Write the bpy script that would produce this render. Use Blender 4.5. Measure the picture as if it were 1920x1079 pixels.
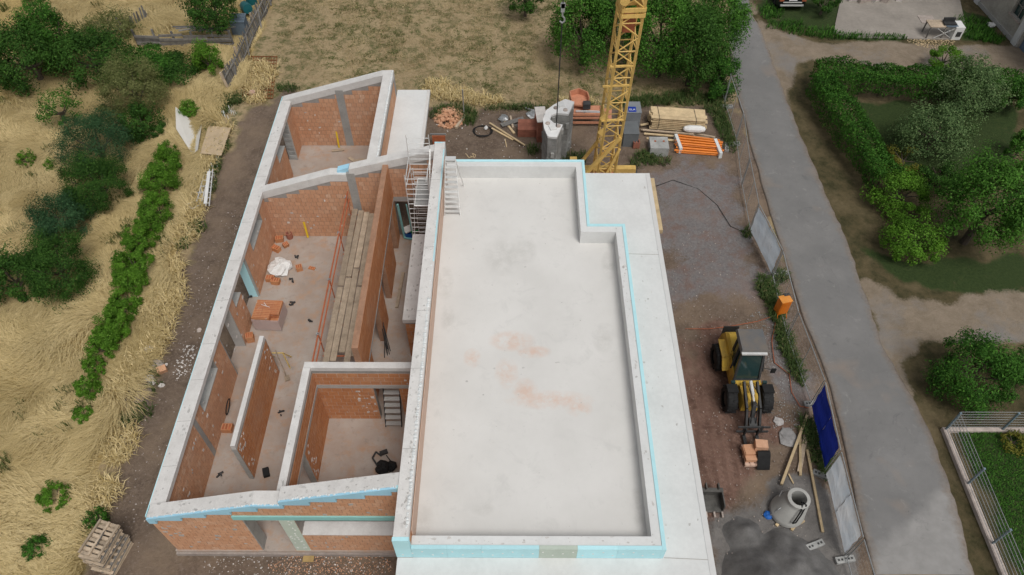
import bpy, math, random
import numpy as np
from mathutils import Vector, Matrix
R=math.radians
for o in list(bpy.data.objects): bpy.data.objects.remove(o)
S=bpy.context.scene; COL=S.collection
# ------------------------------------------------------------------ camera, sky, sun, exposure
PITCH=R(50.61); YAW=R(0.23); H=26.0; FPX=1400.0
cam=bpy.data.cameras.new('camera'); co=bpy.data.objects.new('camera',cam); COL.objects.link(co)
co.location=(0,0,H); co.rotation_euler=(math.pi/2-PITCH,0,YAW)
cam.sensor_width=36; cam.lens=FPX/1920*36; cam.clip_end=3000; cam.clip_start=.1
S.camera=co
W=bpy.data.worlds.new('World'); S.world=W; W.use_nodes=True
wn=W.node_tree; bgn=wn.nodes['Background']
sky=wn.nodes.new('ShaderNodeTexSky'); sky.sky_type='NISHITA'; sky.sun_disc=False
SUN_EL=R(60); SUN_AZ=R(150)          # azimuth measured clockwise from +Y
sky.sun_elevation=SUN_EL; sky.sun_rotation=SUN_AZ; sky.dust_density=4; sky.air_density=1.0; sky.ozone_density=1.0
hsv=wn.nodes.new('ShaderNodeHueSaturation'); hsv.inputs['Saturation'].default_value=.22   # grey, clouded sky
wn.links.new(sky.outputs[0],hsv.inputs['Color']); wn.links.new(hsv.outputs[0],bgn.inputs['Color'])
bgn.inputs['Strength'].default_value=.11
sl=bpy.data.lights.new('sun','SUN'); sl.energy=1.5; sl.angle=R(22); sl.color=(1,.975,.94)
so=bpy.data.objects.new('sun',sl); COL.objects.link(so)
so.rotation_euler=Vector((math.sin(SUN_AZ)*math.cos(SUN_EL),math.cos(SUN_AZ)*math.cos(SUN_EL),math.sin(SUN_EL))).to_track_quat('Z','Y').to_euler()
S.view_settings.view_transform='Standard'; S.view_settings.look='None'; S.view_settings.gamma=1
S.view_settings.exposure=-0.04
S.render.engine='CYCLES'
# ------------------------------------------------------------------ helpers
G=-0.30                                   # outside ground level, ground floor slab = 0
_c,_s=math.cos(YAW),math.sin(YAW)
_r=np.array([_c,_s,0.]); _f=np.array([-_s*math.cos(PITCH),_c*math.cos(PITCH),-math.sin(PITCH)]); _u=np.cross(_r,_f)
def at(px,py,z=G):                        # survey point: where the sight line through a photo pixel meets height z
    d=_r*(px-960)+_u*(539.5-py)+_f*FPX; t=(z-H)/d[2]
    return Vector((d[0]*t,d[1]*t,z))
def atY(px,py,Y):
    d=_r*(px-960)+_u*(539.5-py)+_f*FPX; t=Y/d[1]
    return Vector((d[0]*t,Y,H+d[2]*t))
rnd=random.Random(7); nrg=np.random.default_rng(11)
def link(o,parent=None):
    COL.objects.link(o)
    if parent is not None:
        o.parent=parent; o.matrix_parent_inverse=parent_inv(parent)
    return o
def parent_inv(p):
    loc=Vector(p.location); q=p
    while q.parent: q=q.parent
    if p is q: return Matrix.Translation(-loc)
    return Matrix.Identity(4)
def tag(o,label=None,cat=None,group=None,kind=None):
    if label: o['label']=label
    if cat: o['category']=cat
    if group: o['group']=group
    if kind: o['kind']=kind
    return o
def thing(name,label,cat,loc,group=None):
    e=bpy.data.objects.new(name,None); COL.objects.link(e); e.location=loc; e.empty_display_size=.2
    return tag(e,label,cat,group)
class MB:
    def __init__(s): s.v=[]; s.f=[]; s.t=[]
    def add(s,vs,fs,t=None):
        n=len(s.v); s.v+= [tuple(p) for p in vs]; s.f+=[tuple(i+n for i in f) for f in fs]
        s.t+=[rnd.random() if t is None else t]*len(vs); return s
    HX=[(0,3,2,1),(4,5,6,7),(0,1,5,4),(1,2,6,5),(2,3,7,6),(3,0,4,7)]
    def hexa(s,p,t=None): return s.add(p,s.HX,t)
    def box(s,x0,x1,y0,y1,z0,z1,t=None):
        return s.hexa([(x0,y0,z0),(x1,y0,z0),(x1,y1,z0),(x0,y1,z0),(x0,y0,z1),(x1,y0,z1),(x1,y1,z1),(x0,y1,z1)],t)
    def obox(s,c,size,M=None,t=None):      # c = centre
        a,b,d=[q/2 for q in size]; c=Vector(c); M=M or Matrix.Identity(3)
        return s.hexa([c+M@Vector(q) for q in [(-a,-b,-d),(a,-b,-d),(a,b,-d),(-a,b,-d),(-a,-b,d),(a,-b,d),(a,b,d),(-a,b,d)]],t)
    def beam(s,p,q,w,h,t=None,up=(0,0,1)):
        p=Vector(p);q=Vector(q); x=(q-p); L=x.length; x=x/L
        y=Vector(up).cross(x)
        if y.length<1e-3: y=Vector((1,0,0)).cross(x)
        y.normalize(); z=x.cross(y); M=Matrix((x,y,z)).transposed()
        return s.obox((p+q)/2,(L,w,h),M,t)
    def tube(s,p,q,r,n=6,r2=None,t=None,cap=True):
        p=Vector(p);q=Vector(q); r2=r if r2 is None else r2
        x=(q-p).normalized(); a=x.orthogonal().normalized(); b=x.cross(a)
        vs=[p+(a*math.cos(k*2*math.pi/n)+b*math.sin(k*2*math.pi/n))*r for k in range(n)]+[q+(a*math.cos(k*2*math.pi/n)+b*math.sin(k*2*math.pi/n))*r2 for k in range(n)]
        fs=[(k,(k+1)%n,n+(k+1)%n,n+k) for k in range(n)]
        if cap: fs+=[tuple(range(n-1,-1,-1)),tuple(range(n,2*n))]
        return s.add(vs,fs,t)
    def path(s,pts,r,n=6,t=None,closed=False):
        pts=[Vector(p) for p in pts]
        if closed: pts=pts+[pts[0]]
        t=rnd.random() if t is None else t
        for a,b in zip(pts,pts[1:]):
            if (b-a).length>1e-4: s.tube(a,b,r,n,t=t)
        return s
    def prism(s,poly,z0,z1,t=None):        # poly counter-clockwise xy
        n=len(poly)
        vs=[(p[0],p[1],z0) for p in poly]+[(p[0],p[1],z1) for p in poly]
        return s.add(vs,[tuple(range(n-1,-1,-1)),tuple(range(n,2*n))]+[(k,(k+1)%n,n+(k+1)%n,n+k) for k in range(n)],t)
    def lathe(s,c,prof,n=24,t=None):       # prof [(r,z)...] bottom to top; offset axis allowed [(r,z,dx,dy)]
        c=Vector(c); vs=[];fs=[]
        for p in prof:
            dx,dy=(p[2],p[3]) if len(p)>2 else (0,0)
            for k in range(n): vs.append((c.x+dx+p[0]*math.cos(k*2*math.pi/n),c.y+dy+p[0]*math.sin(k*2*math.pi/n),c.z+p[1]))
        for i in range(len(prof)-1):
            for k in range(n): fs.append((i*n+k,i*n+(k+1)%n,(i+1)*n+(k+1)%n,(i+1)*n+k))
        return s.add(vs,fs,t)
    def build(s,name,m,parent=None,smooth=False):
        me=bpy.data.meshes.new(name); me.from_pydata(s.v,[],s.f)
        a=me.attributes.new('tint','FLOAT','POINT'); a.data.foreach_set('value',s.t)
        me.materials.append(m)
        if smooth: me.polygons.foreach_set('use_smooth',[True]*len(s.f))
        me.update()
        return link(bpy.data.objects.new(name,me),parent)
def npmesh(name,v,f,tint,m,parent=None,smooth=False):      # v (n,3), f (m,3|4)
    me=bpy.data.meshes.new(name); k=f.shape[1]
    me.vertices.add(len(v)); me.vertices.foreach_set('co',np.ascontiguousarray(v,dtype=np.float32).ravel())
    me.loops.add(f.size); me.loops.foreach_set('vertex_index',np.ascontiguousarray(f,dtype=np.int32).ravel())
    me.polygons.add(len(f)); me.polygons.foreach_set('loop_start',np.arange(0,f.size,k,dtype=np.int32))
    if smooth: me.polygons.foreach_set('use_smooth',np.ones(len(f),dtype=bool))
    a=me.attributes.new('tint','FLOAT','POINT'); a.data.foreach_set('value',np.ascontiguousarray(tint,dtype=np.float32))
    me.materials.append(m); me.update(calc_edges=True); me.validate()
    return link(bpy.data.objects.new(name,me),parent)
def smooth_noise(x,y,sc,seed):             # cheap value noise, vectorised
    g=np.random.default_rng(seed).random((64,64)); x=np.asarray(x)/sc+100; y=np.asarray(y)/sc+100
    i=np.floor(x).astype(int);j=np.floor(y).astype(int); fx=x-i;fy=y-j; fx=fx*fx*(3-2*fx);fy=fy*fy*(3-2*fy)
    a=g[i%64,j%64];b=g[(i+1)%64,j%64];c=g[i%64,(j+1)%64];d=g[(i+1)%64,(j+1)%64]
    return (a*(1-fx)+b*fx)*(1-fy)+(c*(1-fx)+d*fx)*fy
# ------------------------------------------------------------------ materials
class NT:
    def __init__(s,name):
        s.m=bpy.data.materials.new(name); s.m.use_nodes=True; s.n=s.m.node_tree.nodes; s.l=s.m.node_tree.links
        s.b=s.n['Principled BSDF']; s.b.inputs['Specular IOR Level'].default_value=.25
    def new(s,t,**k):
        n=s.n.new(t)
        for a,b in k.items(): setattr(n,a,b)
        return n
    def pos(s): return s.new('ShaderNodeNewGeometry').outputs['Position']
    def noise(s,scale,detail=4,rough=.6,vec=None,dist=0):
        n=s.new('ShaderNodeTexNoise'); n.inputs['Scale'].default_value=scale; n.inputs['Detail'].default_value=detail
        n.inputs['Roughness'].default_value=rough; n.inputs['Distortion'].default_value=dist
        s.l.new(vec if vec is not None else s.pos(),n.inputs['Vector']); return n.outputs['Fac']
    def ramp(s,fac,a,b,lo=(0,0,0,1),hi=(1,1,1,1)):
        r=s.new('ShaderNodeMapRange'); r.inputs['From Min'].default_value=a; r.inputs['From Max'].default_value=b
        s.l.new(fac,r.inputs['Value']); return r.outputs['Result']
    def mix(s,fac,a,b,mode='MIX'):
        n=s.new('ShaderNodeMix',data_type='RGBA',blend_type=mode)
        for v,i in((fac,0),(a,6),(b,7)):
            if hasattr(v,'is_output'): s.l.new(v,n.inputs[i])
            elif i==0: n.inputs[0].default_value=v
            else: n.inputs[i].default_value=(*v[:3],1)
        return n.outputs[2]
    def math(s,op,a,b=0.,c=0.):
        n=s.new('ShaderNodeMath',operation=op)
        for v,i in((a,0),(b,1),(c,2)):
            if hasattr(v,'is_output'): s.l.new(v,n.inputs[i])
            else: n.inputs[i].default_value=v
        return n.outputs[0]
    def attr(s,name='tint'):
        return s.new('ShaderNodeAttribute',attribute_name=name).outputs['Fac']
    def bump(s,h,strength,dist=.02):
        n=s.new('ShaderNodeBump'); n.inputs['Strength'].default_value=strength; n.inputs['Distance'].default_value=dist
        s.l.new(h,n.inputs['Height']); s.l.new(n.outputs[0],s.b.inputs['Normal'])
    def done(s,col,rough=.8):
        if hasattr(col,'is_output'): s.l.new(col,s.b.inputs['Base Color'])
        else: s.b.inputs['Base Color'].default_value=(*col,1)
        s.b.inputs['Roughness'].default_value=rough; return s.m
def mul(c,k): return tuple(min(1,x*k) for x in c)
def mat(name,col,rough=.75,var=.15,scale=2.5,tint=.25,bump=.3,bs=40,metal=0,col2=None,spec=.25):
    t=NT(name); c2=col2 or mul(col,1-2*var)
    f=t.ramp(t.noise(scale,5,.65),.32,.68)
    c=t.mix(f,c2,mul(col,1+var*.6))
    g=t.ramp(t.noise(scale*9,3,.7),.3,.7)
    c=t.mix(.35,c,t.mix(g,mul(col,1-var*1.6),mul(col,1+var)))
    if tint:
        v=t.math('FRACT',t.math('ADD',t.attr(),t.new('ShaderNodeObjectInfo').outputs['Random']))
        k=t.math('MULTIPLY_ADD',v,tint*2,1-tint)
        kc=t.new('ShaderNodeCombineColor'); [t.l.new(k,kc.inputs[i]) for i in range(3)]
        c=t.mix(1.,c,kc.outputs[0],'MULTIPLY')
    if bump: t.bump(t.noise(bs,3,.6),bump,.01)
    t.b.inputs['Metallic'].default_value=metal; t.b.inputs['Specular IOR Level'].default_value=spec
    return t.done(c,rough)
def brick_mat(name,a,b,c3,smear=.5):
    t=NT(name)
    v=t.math('FRACT',t.math('ADD',t.attr(),t.new('ShaderNodeObjectInfo').outputs['Random']))
    c=t.mix(v,a,b)
    c=t.mix(t.ramp(t.math('FRACT',t.math('MULTIPLY',v,7.3)),.8,1.),c,c3)
    c=t.mix(t.ramp(t.noise(7,5,.7),.35,.75),c,mul(b,.8))
    # combed clay: fine vertical scoring
    mp=t.new('ShaderNodeMapping'); mp.inputs['Scale'].default_value=(55,55,3); t.l.new(t.pos(),mp.inputs['Vector'])
    sc=t.noise(1,2,.5,mp.outputs[0]); c=t.mix(t.ramp(sc,.3,.7),mul(a,.82),c)
    if smear:                              # mortar droppings and smears
        mp2=t.new('ShaderNodeMapping'); mp2.inputs['Scale'].default_value=(1,1,.55); t.l.new(t.pos(),mp2.inputs['Vector'])
        m=t.math('MULTIPLY',t.ramp(t.noise(5.2,2,.5,mp2.outputs[0]),.70,.74),t.ramp(t.noise(.8,2),.42,.56))
        c=t.mix(t.math('MULTIPLY',m,smear),c,(.5,.46,.41))
        d=t.ramp(t.noise(.55,3,.6),.45,.8); c=t.mix(t.math('MULTIPLY',d,.35),c,(.45,.33,.26))
    t.bump(sc,.25,.01)
    return t.done(c,.85)
M_brick=brick_mat('clay_brick',(.70,.40,.245),(.51,.245,.128),(.76,.56,.42))
M_brick_in=brick_mat('clay_brick_inner',(.62,.285,.130),(.44,.165,.066),(.67,.40,.23),.6)
M_joint=mat('dark_brick_joint',(.36,.205,.13),.95,.2,3,0,.3,60)  # brown joint colour, darker than the bricks
M_bed=mat('pale_bed_joint',(.52,.42,.35),.95,.2,3,0,.3,60)
M_mortar=mat('grey_mortar',(.33,.31,.285),.9,.15,3,0,.5,60)
M_beam=mat('pale_concrete_beam',(.64,.625,.60),.85,.11,2.3,.03,.4,50,col2=(.52,.50,.475))
M_cap=mat('whitened_cap',(.74,.735,.72),.85,.08,2.3,.03,.4,50)
M_grey=mat('grey_concrete',(.36,.355,.335),.85,.14,1.5,.08,.3,50)
M_lintel=mat('lintel_concrete',(.43,.41,.385),.85,.12,2,.05,.3,50)
def floor_mat():
    t=NT('dusty_floor_slab'); c=t.mix(t.ramp(t.noise(.5,5,.65),.35,.65),(.34,.265,.215),(.42,.365,.32))
    c=t.mix(t.ramp(t.noise(1.7,5,.7),.5,.72),c,(.42,.26,.165))
    c=t.mix(t.ramp(t.noise(3.1,6,.75),.56,.72),c,(.27,.235,.205))
    t.bump(t.noise(25,4),.25,.01); return t.done(c,.9)
M_floor=floor_mat()
def roof_mat():
    t=NT('screeded_roof_slab')
    c=t.mix(t.ramp(t.noise(.45,6,.65),.34,.66),(.60,.588,.56),(.655,.643,.615))
    c=t.mix(t.ramp(t.noise(1.3,6,.72,dist=.6),.54,.72),c,(.57,.56,.535))
    c=t.mix(t.math('MULTIPLY',t.ramp(t.noise(4,6,.8),.62,.74),.5),c,(.42,.42,.40))
    sx=t.new('ShaderNodeSeparateXYZ'); t.l.new(t.pos(),sx.inputs[0])
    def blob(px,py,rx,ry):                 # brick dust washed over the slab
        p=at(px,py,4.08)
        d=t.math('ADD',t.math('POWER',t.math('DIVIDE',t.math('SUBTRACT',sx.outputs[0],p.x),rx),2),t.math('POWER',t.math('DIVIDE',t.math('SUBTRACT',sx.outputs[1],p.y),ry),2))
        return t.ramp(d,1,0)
    st=None
    for a in ((960,640,.9,.5),(885,672,.35,.45),(1030,750,1.6,.42),(950,700,.45,.7),(985,735,.5,.6),(1085,765,.5,.4),(1000,660,.7,.3)):
        b_=blob(*a); st=b_ if st is None else t.math('MAXIMUM',st,b_)
    st=t.math('MULTIPLY',t.math('MULTIPLY',st,t.ramp(t.noise(2.6,5,.7),.36,.62)),.62)
    c=t.mix(st,c,(.62,.40,.29))
    dk=None                                # darker smudged patches
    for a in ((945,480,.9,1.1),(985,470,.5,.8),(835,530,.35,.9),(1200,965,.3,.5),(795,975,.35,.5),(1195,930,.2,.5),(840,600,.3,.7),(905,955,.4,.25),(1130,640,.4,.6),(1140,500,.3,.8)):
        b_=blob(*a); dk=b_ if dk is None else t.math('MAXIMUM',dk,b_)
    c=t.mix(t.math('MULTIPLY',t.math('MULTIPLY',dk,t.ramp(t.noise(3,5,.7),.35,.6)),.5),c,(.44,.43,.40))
    t.bump(t.noise(18,5),.12,.01); return t.done(c,.8)
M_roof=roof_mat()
M_canopy=mat('canopy_concrete',(.66,.665,.65),.8,.07,.8,.03,.15,40)
M_cyan=mat('cyan_insulation',(.47,.76,.81),.7,.05,2,.08,.1,80)
M_cyan2=mat('pale_cyan_insulation',(.36,.63,.78),.7,.06,2,.08,.1,80)
M_teal=mat('teal_insulation',(.27,.55,.53),.7,.06,2,.08,.1,80)
M_green_ins=mat('greenish_insulation',(.50,.57,.49),.7,.06,2,.08,.1,80)
M_foam=mat('white_foam',(.68,.70,.69),.8,.08,6,.05,.6,60)
M_salmon=brick_mat('dusty_pink_brick',(.70,.50,.39),(.64,.45,.35),(.72,.55,.45),.3)
M_wood=mat('fresh_timber',(.60,.46,.275),.75,.18,3,.22,.3,60)
M_oldwood=mat('weathered_board',(.46,.365,.265),.8,.25,3,.25,.4,60)
M_greywood=mat('silvered_wood',(.20,.19,.175),.85,.3,4,.35,.5,60)
M_ply=mat('plywood',(.52,.40,.26),.75,.14,2,.05,.2,50)
M_alu=mat('aluminium',(.72,.72,.70),.45,.1,5,.1,.1,60,metal=.3,spec=.5)
M_galv=mat('galvanised_steel',(.40,.41,.41),.45,.12,5,.15,.1,60,metal=.5,spec=.5)
M_yellow=mat('crane_yellow',(.68,.45,.14),.5,.16,3,.1,.15,40)
M_lyellow=mat('loader_yellow',(.56,.36,.045),.55,.16,2.6,.08,.15,40,spec=.3,col2=(.33,.215,.07))
M_black=mat('black_rubber',(.022,.022,.022),.8,.25,6,.2,.4,60)
M_dark=mat('dark_steel',(.05,.05,.05),.6,.25,5,.2,.3,60)
M_redrail=mat('red_oxide_tube',(.42,.13,.06),.65,.2,4,.15,.2,60)
M_orange=mat('orange_plastic_pipe',(.72,.20,.015),.45,.08,3,.12,.05,40,spec=.4)
M_white=mat('white_sheet',(.72,.72,.70),.6,.07,3,.05,.2,30)
M_salmonpaint=mat('salmon_machine_paint',(.55,.25,.15),.6,.15,4,.1,.2,50)
M_stone=mat('field_stone',(.42,.36,.32),.9,.2,4,.25,.5,30)
M_whitestone=mat('pale_stone',(.62,.58,.54),.9,.15,4,.2,.5,30)
M_block=mat('ballast_concrete',(.36,.36,.345),.9,.25,2.2,.18,.6,30)
M_bin=mat('blue_grey_plastic',(.13,.17,.21),.6,.1,4,.1,.1,40)
M_tealp=mat('teal_plastic',(.01,.10,.11),.5,.1,4,.1,.1,40)
M_blue=mat('blue_tarpaulin',(.012,.022,.17),.55,.2,2,.05,.4,14)
M_blueobj=mat('blue_plastic',(.02,.12,.42),.5,.15,6,.1,.3,20)
M_ltarp=mat('pale_blue_tarpaulin',(.56,.60,.63),.6,.12,1.1,.08,.35,9,col2=(.40,.50,.60))
M_bluetrim=mat('bluegrey_post',(.20,.27,.31),.5,.1,4,.1,.1,40,metal=.3)
def tarp_mat(name,a,b):                    # thin sheet: daylight shines through from the road side
    t=NT(name); c=t.mix(t.ramp(t.noise(1.1,4,.6),.35,.65),a,b); c=t.mix(t.math('MULTIPLY',t.ramp(t.noise(6,5,.7),.5,.7),.35),c,mul(a,.75))
    t.bump(t.noise(9,3),.35,.02); t.done(c,.6)
    tl=t.new('ShaderNodeBsdfTranslucent'); t.l.new(c,tl.inputs['Color']); mx=t.new('ShaderNodeMixShader'); mx.inputs[0].default_value=.55
    t.l.new(t.b.outputs[0],mx.inputs[1]); t.l.new(tl.outputs[0],mx.inputs[2]); t.l.new(mx.outputs[0],t.n['Material Output'].inputs['Surface']); return t.m
M_ltarp=tarp_mat('pale_blue_tarpaulin',(.80,.85,.90),(.72,.80,.88))
M_wtarp=tarp_mat('white_tarpaulin',(.88,.90,.92),(.74,.82,.90))
M_blue=tarp_mat('blue_tarpaulin',(.014,.03,.27),(.010,.022,.19))
def glass_mat():
    t=NT('dark_glass'); t.b.inputs['Specular IOR Level'].default_value=.6
    return t.done((.02,.045,.045),.08)
M_glass=glass_mat()
def film_mat():
    t=NT('stretch_film'); t.b.inputs['Alpha'].default_value=.45; t.bump(t.noise(14,4),.8,.02)
    return t.done((.70,.60,.58),.35)
M_film=film_mat()
def leaf_mat(name,a,b,c3,trans=.22):
    t=NT(name); v=t.attr()
    c=t.mix(v,a,b); c=t.mix(t.ramp(t.math('FRACT',t.math('MULTIPLY',v,9.7)),.82,1.),c,c3)
    t.b.inputs['Specular IOR Level'].default_value=.12; t.done(c,.7)
    tl=t.new('ShaderNodeBsdfTranslucent'); t.l.new(t.mix(1.,c,(.8,1.,.45),'MULTIPLY'),tl.inputs['Color']); mx=t.new('ShaderNodeMixShader'); mx.inputs[0].default_value=trans
    t.l.new(t.b.outputs[0],mx.inputs[1]); t.l.new(tl.outputs[0],mx.inputs[2]); t.l.new(mx.outputs[0],t.n['Material Output'].inputs['Surface']); return t.m
M_leafdark=leaf_mat('dark_leaves',(0.0129,0.0394,0.0068),(0.0541,0.1365,0.0208),(0.0884,0.1911,0.0324))
M_leafmid=leaf_mat('mid_leaves',(0.0202,0.0673,0.0089),(0.0832,0.2176,0.0258),(0.1371,0.2992,0.0517))
M_leafbright=leaf_mat('bright_leaves',(0.0365,0.0998,0.0084),(0.1197,0.2661,0.0236),(0.1882,0.3422,0.0536))
M_leafgrey=leaf_mat('greygreen_leaves',(0.0450,0.0900,0.0300),(0.1313,0.2063,0.0750),(0.2375,0.3125,0.1375))
M_leafwillow=leaf_mat('willow_leaves',(.085,.105,.030),(.19,.205,.075),(.28,.28,.12))
M_leafblue=leaf_mat('bluish_conifer_leaves',(0.0159,0.0460,0.0192),(0.0507,0.1178,0.0462),(0.0784,0.1664,0.0669))
M_leafhedge=leaf_mat('hedge_leaves',(0.0140,0.0510,0.0075),(0.0627,0.1792,0.0219),(0.1106,0.2560,0.0365))
M_leafyellow=leaf_mat('yellowing_leaves',(.11,.12,.02),(.20,.18,.03),(.08,.12,.02))
M_straw=leaf_mat('straw_blades',(.44,.325,.135),(.79,.64,.36),(.24,.17,.06),.15)
M_meadow=leaf_mat('mown_dry_blades',(.29,.215,.11),(.46,.36,.20),(.09,.115,.035))
M_tuft=leaf_mat('meadow_green_blades',(.085,.105,.03),(.15,.16,.055),(.30,.25,.12))
M_weed=leaf_mat('weed_blades',(.04,.075,.02),(.08,.12,.035),(.20,.18,.08))
M_bark=mat('bark',(.10,.08,.06),.9,.3,6,.2,.6,30)
# ------------------------------------------------------------------ ground
def W_(pts,z=G): return [tuple(at(x,y,z))[:2] for x,y in pts]
def sdist(poly,x,y):                       # signed distance, positive inside
    ins=np.zeros(x.shape,bool); d=np.full(x.shape,1e9); n=len(poly)
    for i in range(n):
        x1,y1=poly[i]; x2,y2=poly[(i+1)%n]
        c=((y1>y)!=(y2>y))&(x<(x2-x1)*(y-y1)/((y2-y1) or 1e-9)+x1); ins^=c
        ex,ey=x2-x1,y2-y1; t=np.clip(((x-x1)*ex+(y-y1)*ey)/(ex*ex+ey*ey+1e-9),0,1)
        d=np.minimum(d,np.hypot(x-x1-t*ex,y-y1-t*ey))
    return np.where(ins,d,-d)
SOIL=W_([(100,1180),(160,1079),(192,960),(228,830),(262,740),(300,610),(345,490),(385,370),(425,265),(470,195),(540,178),(600,190),(745,190),(806,192),(860,205),(960,212),(1090,206),(1200,196),(1330,190),(1372,200),(1440,325),(1470,430),(1520,545),(1570,660),(1610,775),(1640,890),(1680,1079),(1720,1180)])
GRAVEL=W_([(1222,325),(1300,300),(1375,285),(1400,420),(1440,530),(1470,640),(1500,735),(1455,745),(1440,690),(1432,600),(1330,560),(1255,590)])
RED=W_([(1262,640),(1340,600),(1400,640),(1450,780),(1440,870),(1420,930),(1350,960),(1290,1000)])
SAND=W_([(1350,985),(1380,950),(1440,895),(1500,880),(1550,890),(1610,1079),(1640,1180),(1340,1180)])
STRAW=W_([(-900,1500),(100,1180),(150,1079),(180,960),(215,830),(250,740),(290,600),(330,480),(372,360),(412,250),(452,170),(480,90),(512,0),(540,-80),(-1500,-80)])
RIGHT=W_([(1385,-60),(1405,60),(1440,180),(1510,360),(1575,520),(1605,620),(1680,760),(1750,930),(1785,1079),(1850,1300),(3500,1300),(3500,-60)])
LAWN=[W_([(1795,812),(1930,808),(2300,808),(2300,1300),(1960,1300),(1905,1079)]),W_([(1620,470),(1700,480),(1800,490),(1960,480),(1960,548),(1760,545),(1680,520)]),
      W_([(1425,-30),(1440,25),(1480,50),(1560,66),(1690,68),(1690,78),(1560,74),(1480,62),(1430,35)]),W_([(1420,-60),(1425,20),(1480,52),(1560,66),(1570,20),(1560,-60)]),W_([(1790,15),(1850,35),(1890,80),(1800,78)]),W_([(1600,190),(1900,200),(1900,330),(1660,320)])]
TRACK=[W_([(1395,-60),(1418,30),(1460,55),(1550,78),(1700,82),(1920,82),(2300,60),(2300,140),(1920,150),(1760,140),(1560,112),(1500,118),(1482,150),(1478,200),(1450,170)]),
       W_([(1625,530),(1690,560),(1760,562),(1920,552),(2300,545),(2300,640),(1920,637),(1720,640),(1690,680),(1715,760),(1640,640)])]
ROAD=[(1382,-120),(1372,0),(1366,70),(1376,150),(1408,270),(1440,380),(1474,490),(1502,580),(1540,680),(1572,780),(1592,880),(1620,1000),(1640,1079),(1680,1250),
      (1905,1250),(1826,1079),(1795,960),(1762,860),(1722,765),(1678,690),(1645,625),(1618,540),(1582,440),(1545,355),(1508,270),(1474,185),(1446,110),(1428,60),(1404,0),(1400,-120)]
ROADW=W_(ROAD)
def axis(lo,hi,step): 
    return np.concatenate([[-900,-400,-200,-120,-80],np.arange(lo,hi,step),[80,120,200,400,900]])
gx=axis(-34,40,.22); gy=axis(0,58,.22)
gy=np.concatenate([[-600,-200,-80,-30,-12,-5],np.arange(0,58,.22),[62,70,90,140,250,500,900]])
X_,Y_=np.meshgrid(gx,gy); xs,ys=X_.ravel(),Y_.ravel()
wob=(smooth_noise(xs,ys,1.3,1)-.5)*1.3+(smooth_noise(xs,ys,.45,2)-.5)*.7
def mask(poly,soft,w=1.): return np.clip(.5+(sdist(poly,xs,ys)+wob*w)/soft,0,1)
m_soil=mask(SOIL,1.0,1.1); m_grav=mask(GRAVEL,1.6,1.6); m_red=mask(RED,1.6,1.4); m_sand=mask(SAND,.8,.8); m_straw=mask(STRAW,.8,.8)
m_right=mask(RIGHT,.5,.35); m_lawn=np.maximum.reduce([mask(p,.6,.5) for p in LAWN]); m_track=np.maximum.reduce([mask(p,.6,.5) for p in TRACK])
zz=np.full(xs.shape,G)+(smooth_noise(xs,ys,2.4,3)-.5)*.10+(smooth_noise(xs,ys,.6,4)-.5)*.06*m_soil
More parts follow.
